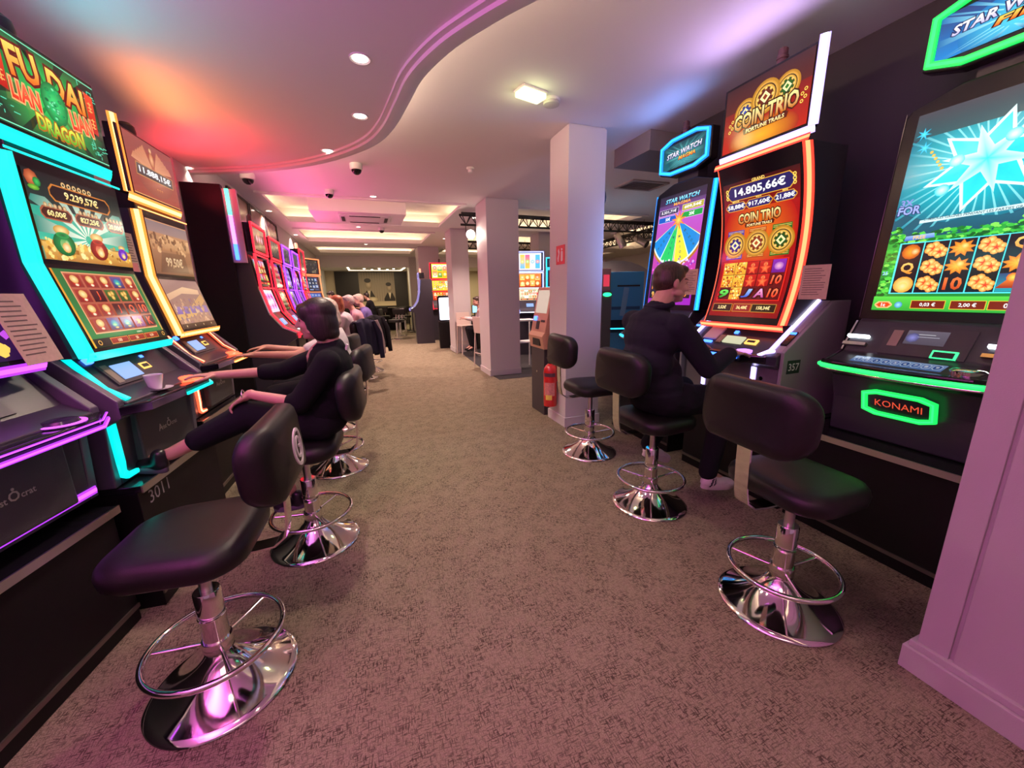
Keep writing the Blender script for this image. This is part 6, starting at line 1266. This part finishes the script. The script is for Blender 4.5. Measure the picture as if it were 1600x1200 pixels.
m = MB(); m.box((0, 0, 0), (0.7, 0.06, 0.9)); m.build('sign_box', BLKG, t, 0)
m = MB(); m.box((0, -0.035, 0.15), (0.64, 0.01, 0.55)); m.build('sign_face', neon('sign_cyan', (0.05, 0.7, 1.0), 1.2), t, 0)
m = MB(); m.box((0, -0.035, -0.28), (0.64, 0.01, 0.24)); m.build('sign_face', neon('sign_red', (1.0, 0.1, 0.25), 1.2), t, 0)
# illuminated display totem before the third column
t = thing('display_totem', 'bright white screen on a black pedestal before the third column', 'display', (2.20, 11.62, 0), R(-6))
m = MB(); m.bb(-0.22, 0.22, -0.16, 0.16, 0, 0.78); m.build('pedestal', BLKM, t, 0, 0.006)
m = MB(); m.add([(u, q, v) for q in (-0.10, 0.06) for (u, v) in rrect(0.44, 0.74, 0.06, 5, 0, 1.16)], [list(range(24))[::-1], list(range(24, 48))]+[(i, (i+1) % 24, 24+(i+1) % 24, 24+i) for i in range(24)]); m.build('screen_housing', BLKG, t, 0)
m = MB(); m.add([(u, q, v) for q in (-0.108, -0.10) for (u, v) in rrect(0.36, 0.64, 0.03, 4, 0, 1.15)], [list(range(20))[::-1], list(range(20, 40))]+[(i, (i+1) % 20, 20+(i+1) % 20, 20+i) for i in range(20)]); m.build('screen', neon('blank_screen', (0.82, 0.86, 1.0), 3.0), t, 0)

# ================================================================ around the columns
t = thing('ticket_kiosk', 'copper coloured ticket kiosk with a dark lower cabinet behind the white column', 'kiosk', (2.01, 4.78, 0))
COP = mat('copper_panel', (0.62, 0.36, 0.24), 0.35, 0.3)
m = MB(); m.prism([(0.03, 0.0), (0.03, 0.86), (0.5, 0.86), (0.5, 0.0)], -0.40, 0.0, 'y'); m.build('lower_cabinet', mat('kiosk_dark', (0.05, 0.045, 0.05), 0.4), t, 0, 0.006)
m = MB(); m.prism([(0.02, 0.86), (-0.01, 1.02), (0.03, 1.07), (0.14, 1.62), (0.5, 1.62), (0.5, 0.86)], -0.42, 0.01, 'y'); kb = m.build('copper_head', COP, t, 0, 0.005)
kf = lambda a, b, q: (0.03+0.11*b-q*0.98, -0.42+a, 1.07+0.55*b+q*0.2)
def kp(name, mt, a0, a1, b0, b1, h): m = MB(); m.add([kf(a, b, q) for q in (0, h) for (a, b) in ((a0, b0), (a1, b0), (a1, b1), (a0, b1))], [(0, 3, 2, 1), (4, 5, 6, 7), (0, 1, 5, 4), (1, 2, 6, 5), (2, 3, 7, 6), (3, 0, 4, 7)]); m.build(name, mt, t, 0)
kp('touch_screen', neon('kiosk_screen', (0.85, 0.70, 0.55), 0.7), 0.05, 0.38, 0.42, 0.93, 0.006); kp('ticket_slot', BLK, 0.06, 0.16, 0.22, 0.27, 0.006); kp('note_slot', BLK, 0.2, 0.28, 0.05, 0.24, 0.008); kp('ring_light', BLUEL, 0.30, 0.38, 0.24, 0.34, 0.012)
m = MB(); m.bb(-0.004, 0.012, -0.34, -0.12, 0.90, 1.0); m.build('ticket_tray', BLK, t, 0)
m = MB(); m.lathe([(0.012, 0), (0.012, 0.01)], (0, 0, 0), 12); m.v = [(0.029-z, -0.2+x, 0.55+y) for x, y, z in m.v]; m.build('door_lock', CHR, t, 0)
t = thing('fire_extinguisher', 'red fire extinguisher hung low on the white column', 'fire extinguisher', (1.985, 4.09, 0.215))
EXR = mat('extinguisher_red', (0.55, 0.02, 0.02), 0.25, coat=0.5)
m = MB(); m.lathe([(0.06, 0.0), (0.078, 0.006), (0.080, 0.03), (0.080, 0.42), (0.074, 0.46), (0.05, 0.50), (0.025, 0.52)], n=32); m.build('cylinder', EXR, t, 45)
m = MB(); m.lathe([(0.022, 0.515), (0.026, 0.53), (0.026, 0.56), (0.015, 0.565)], n=18); m.box((-0.02, -0.02, 0.575), (0.03, 0.11, 0.012), (0.2, 0, 0)); m.box((-0.02, -0.02, 0.595), (0.03, 0.12, 0.008), (-0.1, 0, 0)); m.build('valve', BLK, t, 30)
m = MB(); m.tube(bez((0.0, 0.03, 0.54), (0.02, 0.13, 0.45), (0.0, 0.095, 0.15), 10), 0.011, 8); m.tube([(0.0, 0.095, 0.16), (0.0, 0.097, 0.02)], [0.014, 0.026], 10); m.build('hose', BLK, t, 60)
def cylband(z0, z1, a0, a1, r): 
    n = 10; m = MB(); vs = [(r*math.cos(R(a0+(a1-a0)*k/n)), r*math.sin(R(a0+(a1-a0)*k/n)), z) for z in (z0, z1) for k in range(n+1)]; m.add(vs, [(k, k+1, n+2+k, n+1+k) for k in range(n)]); return m
m = cylband(0.37, 0.415, 185, 290, 0.0812); m.build('instruction_label', mat('label_dark', (0.08, 0.03, 0.05), 0.5), t, 60)
m = cylband(0.14, 0.30, 190, 285, 0.0812); m.build('instruction_label', mat('label_pale', (0.60, 0.22, 0.20), 0.5, var=0.5, bscale=60), t, 60)
m = cylband(0.09, 0.15, 205, 260, 0.0816); m.build('inspection_tag', mat('label_yellow', (0.8, 0.6, 0.1), 0.5), t, 60)
m = MB(); m.bb(0.075, 0.09, -0.03, 0.03, 0.3, 0.5); m.build('wall_bracket', EXR, t, 0)
t = thing('safety_sign', 'small red fire extinguisher pictogram sign on the white column', 'sign', (2.073, 4.02, 1.955))
m = MB(); m.bb(-0.004, 0.0, -0.10, 0.10, -0.10, 0.10); m.build('sign_plate', mat('sign_red_plate', (0.65, 0.03, 0.03), 0.4), t, 0)
m = MB(); fn = lambda u, v, q: (-0.0045-q, -u, v)
m.add([fn(u, v, 0) for (u, v) in rrect(0.045, 0.11, 0.018, 3, 0.035, -0.015)], [list(range(16))]); m.add([fn(u, v, 0) for (u, v) in ((0.02, 0.045), (0.05, 0.045), (0.05, 0.065), (0.015, 0.07))], [(0, 1, 2, 3)])
m.add([fn(u, v, 0) for (u, v) in ((-0.06, -0.07), (-0.04, -0.07), (-0.03, -0.02), (-0.015, 0.03), (-0.035, 0.07), (-0.06, 0.05), (-0.045, 0.01), (-0.07, -0.03))], [list(range(8))]); m.build('pictogram', mat('white_print'), t, 0)
t = thing('wall_speaker', 'round dark lamp fixed behind the white column', 'speaker', (2.63, 4.23, 2.62))
m = MB(); m.ell((0.0, 0.0, 0), (0.13, 0.10, 0.14), None, 20); m.build('housing', mat('slate_blue', (0.05, 0.08, 0.14), 0.3), t, 60); m = MB(); m.cyl((-0.12, 0.0, 0), (-0.02, 0, 0), 0.02); m.build('bracket', BLK, t)
# bar stools by the columns
def bar_stool(label, x, y, rz, back=True):
    t = thing('bar_stool', label, 'stool', (x, y, 0), rz, 'pale bar stools by the columns'); PW = mat('pale_wood', (0.62, 0.52, 0.46), 0.5)
    m = MB(); m.bb(-0.19, 0.19, -0.18, 0.18, 0.74, 0.765); m.build('seat', PW, t, 0, 0.006)
    for sx in (-1, 1):
        for sy in (-1, 1): m = MB(); m.cyl((sx*0.17, sy*0.16, 0.745), (sx*0.205, sy*0.195, 0), 0.014, n=10); m.build('leg', PW, t, 60)
    m = MB(); m.bb(-0.19, 0.19, -0.19, -0.175, 0.30, 0.32); m.bb(-0.19, 0.19, 0.175, 0.19, 0.30, 0.32); m.build('footrest', PW, t, 0)
    m = MB(); m.box((0, 0.19, 0.92), (0.38, 0.018, 0.34), (R(-6), 0, 0)); m.build('backrest', PW, t, 0, 0.006)
bar_stool('pale bar stool in front of the third column', 2.42, 10.05, R(8)); bar_stool('pale bar stool at the left edge of the second column', 2.36, 8.05, R(100))
t = thing('side_table', 'small white table right of the second column', 'table', (3.05, 7.6, 0))
m = MB(); m.bb(-0.25, 0.25, -0.22, 0.22, 0.99, 1.02); m.build('table_top', WHT, t, 0, 0.004)
for sx in (-1, 1):
    for sy in (-1, 1): m = MB(); m.bb(sx*0.235-0.012, sx*0.235+0.012, sy*0.205-0.012, sy*0.205+0.012, 0, 0.99); m.build('leg', WHT, t, 0)
m = MB(); m.bb(-0.24, 0.24, -0.2, 0.2, 0.55, 0.565); m.build('shelf', WHT, t, 0)
# service desk seen between the columns
t = thing('small_monitor', 'little lit monitor on a dark stand behind the seated person in white', 'monitor', (2.92, 10.95, 0.0), R(50))
m = MB(); m.bb(-0.14, 0.14, -0.12, 0.12, 0.006, 0.95); m.build('stand', BLKM, t, 0)
m = MB(); m.bb(-0.16, 0.16, 0.0, 0.02, 1.03, 1.25); m.bb(-0.02, 0.02, 0.0, 0.02, 0.95, 1.05); m.bb(-0.1, 0.1, -0.05, 0.06, 0.95, 0.962); m.build('case', BLK, t, 0); m = MB(); m.bb(-0.15, 0.15, -0.004, -0.001, 1.04, 1.24); m.build('screen', neon('small_screen', (0.4, 0.75, 1.0), 1.5), t, 0)
# blue cash machine, post with green light, arch
t = thing('cash_machine', 'tall blue cash machine cabinet behind the man', 'cash machine', (4.75, 6.6, 0), R(-20)); BLUC = mat('cash_blue', (0.05, 0.36, 0.72), 0.35)
m = MB(); m.bb(-0.42, 0.42, -0.05, 0.5, 0, 1.92); m.build('cabinet', BLUC, t, 0, 0.01)
m = MB(); m.prism([(-0.06, 0.75), (-0.30, 0.82), (-0.30, 0.88), (-0.06, 1.0)], -0.40, 0.40); m.build('shelf', BLK, t, 0)
m = MB(); m.bb(-0.40, 0.40, -0.312, -0.302, 0.84, 0.862); m.build('shelf_light', CYA[1], t, 0)
m = MB(); m.bb(-0.10, 0.34, -0.058, -0.051, 1.64, 1.67); m.build('slot', BLK, t, 0); m = MB(); m.box((0.05, -0.056, 1.35), (0.10, 0.01, 0.55), (0, 0.12, 0)); m.build('pale_stripe', mat('pale_blue', (0.2, 0.5, 0.75), 0.4), t, 0)
m = MB(); m.bb(-0.2, 0.36, -0.056, -0.051, 1.20, 1.26); m.build('printed_band', mat('print_blue', (0.015, 0.10, 0.26), 0.4), t, 0)
t = thing('entrance_post', 'grey access post with a green light beside the blue cash machine', 'post', (4.02, 6.1, 0))
m = MB(); m.bb(-0.10, 0.10, -0.10, 0.10, 0, 1.55); m.build('post_body', mat('post_grey', (0.14, 0.14, 0.15), 0.4), t, 0, 0.01)
m = MB(); m.ell((0, -0.10, 1.50), (0.09, 0.03, 0.035), None, 14); m.build('status_light', neon('post_green', (0.02, 0.95, 0.25), 3.0), t, 60)
m = MB(); m.bb(-0.10, 0.10, -0.06, 0.10, 1.55, 1.95); m.build('head', mat('post_pink', (0.45, 0.28, 0.28), 0.5), t, 0, 0.02); m = MB(); m.bb(-0.06, 0.06, -0.066, -0.061, 1.64, 1.84); m.build('red_screen', neon('post_red', (0.8, 0.05, 0.10), 0.9), t, 0)
t = thing('archway', 'grey rounded arch hood behind the blue cash machine', 'arch', (5.95, 8.6, 0), R(-12))
arc = [(1.15*math.cos(R(a)), 1.55+0.75*math.sin(R(a))) for a in range(0, 181, 10)]
m = MB(); m.prism([(1.15, 0)]+arc+[(-1.15, 0)], -0.1, 0.2, 'y'); m.build('hood', mat('arch_grey', (0.40, 0.38, 0.36), 0.6), t, 40)
# stage trusses and spotlights
TR = mat('truss_black', (0.012, 0.012, 0.012), 0.5)
def truss(label, a, b, h=0.20):
    a, b = Vector(a), Vector(b); t = thing('lighting_truss', label, 'truss', a, 0); d = (b-a); L = d.length; d.normalize(); sd = V(d.y, -d.x, 0)*h/2
    cs = [sd+V(0, 0, h/2), -sd+V(0, 0, h/2), V(0, 0, -h/2)]
    for c in cs: m = MB(); m.cyl(c, d*L+c, 0.022, n=8); m.build('chord', TR, t, 60)
    m = MB(); n = int(L/h*0.9)
    for i in range(n):
        p, q = d*L*i/n, d*L*(i+1)/n; mid = (p+q)/2
        for c in cs[:2]: m.cyl(p+c, mid+cs[2], 0.010, n=6); m.cyl(mid+cs[2], q+c, 0.010, n=6)
        m.cyl(p+cs[0], q+cs[1], 0.009, n=6)
    m.build('bracing', TR, t, 60)
    m = MB()
    for k in (0.15, 0.5, 0.85): m.cyl(d*L*k+V(0, 0, h/2), V(0, 0, 3.21-a.z)+d*L*k, 0.006, n=6)
    m.build('hanger', TR, t, 60)
truss('black lattice truss across the hall, nearer one', (1.95, 8.15, 3.02), (7.2, 8.15, 3.02)); truss('black lattice truss across the hall, farther one', (2.6, 12.2, 3.02), (7.4, 12.2, 3.02)); truss('black lattice truss running back on the right', (7.2, 8.4, 3.02), (7.4, 12.0, 3.02))
def spot(label, p, aim, lit=False, s=1.0):
    t = thing('stage_spotlight', label, 'spotlight', p); d = Vector(aim).normalized(); m = MB(); m.tube([V(0, 0, 0)-d*0.20*s, V(0, 0, 0)-d*0.18*s, d*0.12*s, d*0.20*s], [0.06*s, 0.085*s, 0.09*s, 0.11*s], 16); m.build('can', mat('spot_silver', (0.5, 0.45, 0.42), 0.3, 0.8), t, 50)
    m = MB(); m.cyl(d*0.201*s, d*0.204*s, 0.095*s, n=16); m.build('lens', neon('spot_lens', (1.0, 0.85, 0.7), 25) if lit else mat('lens_glass', (0.05, 0.05, 0.06), 0.1), t, 0)
    m = MB(); m.tube([(0.11*s, 0, 0), (0.11*s, 0, 0.18*s), (0, 0, 0.22*s), (-0.11*s, 0, 0.18*s), (-0.11*s, 0, 0)], 0.008, 6); m.build('yoke', TR, t, 60)
spot('silver stage spotlight under the nearer truss, right of the white column', (5.75, 8.15, 2.72), (0.5, -0.3, -1), s=0.9); spot('second silver stage spotlight, lower and to the right', (6.35, 8.15, 2.72), (0.3, -0.6, -0.4), s=0.9); spot('lit stage spotlight glaring between the second and third columns', (2.15, 8.15, 2.74), (-0.26, -1, -0.15), True, 0.9)
lamp('stage_spot_beam', 'SPOT', (2.02, 7.86, 2.70), 28, (1.0, 0.82, 0.68), 0.08, rot=(R(70), 0, R(-165)), spot=90)

# ================================================================ lounge at the back
t = thing('wall_mural', 'large grey photo print of two seated guests on the black back wall', 'mural', (0, 21.49, 0))
m = MB(); m.bb(-1.30, 2.16, -0.03, -0.001, 0.1, 2.76); m.build('black_panel', mat('mural_black', (0.012, 0.010, 0.008), 0.5), t, 0)
def mural():
    cv = Canvas(1.72, 1.66, lambda u, v, q: (-0.21+u, -0.031-q*8, 1.06+v)); W, H = cv.w, cv.h
    cv.rect(0, 0, W, H, '#8a7c6a', '#6e6252')
    for k in range(14): cv.rect(W*k/14, 0, W*(k+.5)/14, H, '#9c8e7a', '#5c5244')
    for (x, s) in ((.26, 1.0), (.84, .85)):
        cv.poly([(W*(x-.2*s), 0), (W*(x-.2*s), H*.25*s), (W*(x-.07), H*.46*s), (W*(x+.07), H*.46*s), (W*(x+.17*s), H*.25*s), (W*(x+.17*s), 0)], '#1c1814'); cv.disc(W*x, H*.64*s, .16*s, '#a8967e', '#6e604e', n=14, sy=1.3); cv.disc(W*(x-.02), H*.76*s, .16*s, '#1c1612', n=12, sy=.7)
        cv.poly([(W*(x-.04), H*.46*s), (W*(x+.04), H*.46*s), (W*x, H*.2)], '#c8b89c')
    cv.rect(0, 0, W, H*.14, '#c8b898', '#a89880'); cv.disc(W*.35, H*.2, .25, '#d8c8a8', '#98886c', n=14, sy=.5)
    o = cv.build('photo_print', 1.0, t)
    mt = bpy.data.materials.new('mural_print'); mt.use_nodes = True; a = mt.node_tree.nodes.new('ShaderNodeAttribute'); a.attribute_name = 'Col'; mt.node_tree.links.new(a.outputs['Color'], mt.node_tree.nodes['Principled BSDF'].inputs['Base Color']); o.data.materials[0] = mt
mural()
t = thing('picture_frame', 'small framed notice on the cream wall right of the mural', 'picture', (2.62, 21.49, 1.75))
m = MB(); m.bb(-0.22, 0.22, -0.03, -0.001, -0.32, 0.32); m.build('frame', BLK, t, 0); m = MB(); m.bb(-0.19, 0.19, -0.034, -0.031, -0.29, 0.29); m.build('print', mat('notice_print', (0.55, 0.45, 0.38), 0.5), t, 0)
t = thing('wall_light', 'narrow dark wall light on the cream wall seen between the columns', 'wall light', (5.05, 21.49, 1.7)); m = MB(); m.bb(-0.08, 0.08, -0.08, -0.001, -0.75, 0.75); m.build('body', BLK, t, 0)
def far_stool(label, x, y, rz):
    t = thing('lounge_stool', label, 'stool', (x, y, 0), rz, 'black lounge stools at the back')
    m = MB(); [m.tube([(0.03*math.cos(a), 0.03*math.sin(a), 0.05), (0.14*math.cos(a), 0.14*math.sin(a), 0.03), (0.24*math.cos(a+.5), 0.24*math.sin(a+.5), 0.015), (0.24*math.cos(a-.5), 0.24*math.sin(a-.5), 0.015), (0.14*math.cos(a), 0.14*math.sin(a), 0.03)], 0.012, 6) for a in (0.4, 1.97, 3.54, 5.11)]; m.build('base', CHR, t, 60)
    m = MB(); m.cyl((0, 0, 0.03), (0, 0, 0.62), 0.05, 0.035); m.build('column', CHR, t)
    m = MB(); m.add([(x_, y_, z_) for z_ in (0.62, 0.72) for (x_, y_) in rrect(0.5, 0.42, 0.1, 4)], [list(range(20))[::-1], list(range(20, 40))]+[(i, (i+1) % 20, 20+(i+1) % 20, 20+i) for i in range(20)]); m.build('seat', LEA, t, 40, 0.02)
    m = MB(); m.box((0, -0.26, 0.98), (0.5, 0.07, 0.24), (R(-8), 0, 0)); m.build('backrest', LEA, t, 40, 0.03); m = MB()
    for sx in (-0.12, 0, 0.12): m.cyl((sx, -0.2, 0.7), (sx, -0.25, 0.9), 0.012, n=8)
    m.build('back_strut', CHR, t, 60); return t
s0 = far_stool('black lounge stool with a chrome star base, alone in the aisle', 0.995, 14.7, R(150))
for i, (x, y, a, lab) in enumerate(((-0.1, 17.5, 20, 'black lounge stool at the left end of the far counter'), (0.7, 17.9, -15, 'black lounge stool in the middle of the far counter'), (1.55, 17.6, 10, 'black lounge stool at the right end of the far counter'), (1.2, 15.9, 160, 'black lounge stool just behind the lone stool'), (0.24, 15.2, 75, 'black lounge stool under the dark-haired guest before the mural'), (2.82, 9.6, 88, 'dark stool under the person seated between the columns'))): copy_tree(s0, lab, (x, y, 0), R(a))
t = thing('lounge_counter', 'long dark counter in front of the mural', 'counter', (0.7, 18.9, 0)); m = MB(); m.bb(-1.3, 1.1, -0.2, 0.3, 0.98, 1.03); m.build('counter_top', BLKG, t, 0, 0.006); m = MB(); m.bb(-1.2, 1.0, 0.0, 0.25, 0, 0.98); m.build('counter_body', BLKM, t, 0)
for i, (x, y, lab) in enumerate(((0.30, 17.2, 'black rope barrier post left of the lone stool'), (1.85, 17.3, 'black rope barrier post beside the black machine, nearer'), (1.80, 18.15, 'black rope barrier post beside the black machine, farther'))):
    t = thing('barrier_post', lab, 'barrier post', (x, y, 0), 0, 'rope barrier posts'); m = MB(); m.lathe([(0.17, 0), (0.17, 0.015), (0.05, 0.03), (0.025, 0.04)], n=20); m.build('foot', BLK, t); m = MB(); m.cyl((0, 0, 0.03), (0, 0, 0.95), 0.025); m.ell((0, 0, 0.97), (0.035, 0.035, 0.035), None, 12); m.build('pole', BLK, t)
t = thing('table_lamp', 'small glowing table lamp beside the bending waiter', 'lamp', (-1.12, 12.1, 0)); m = MB(); m.bb(-0.15, 0.15, -0.15, 0.15, 0, 1.05); m.build('pedestal', BLKM, t, 0); m = MB(); m.lathe([(0.03, 1.05), (0.03, 1.15)], n=12); m.build('stem', CHR, t); m = MB(); m.ell((0, 0, 1.30), (0.13, 0.13, 0.16), None, 16); m.build('globe', neon('globe', (1.0, 0.75, 0.45), 4), t, 60)
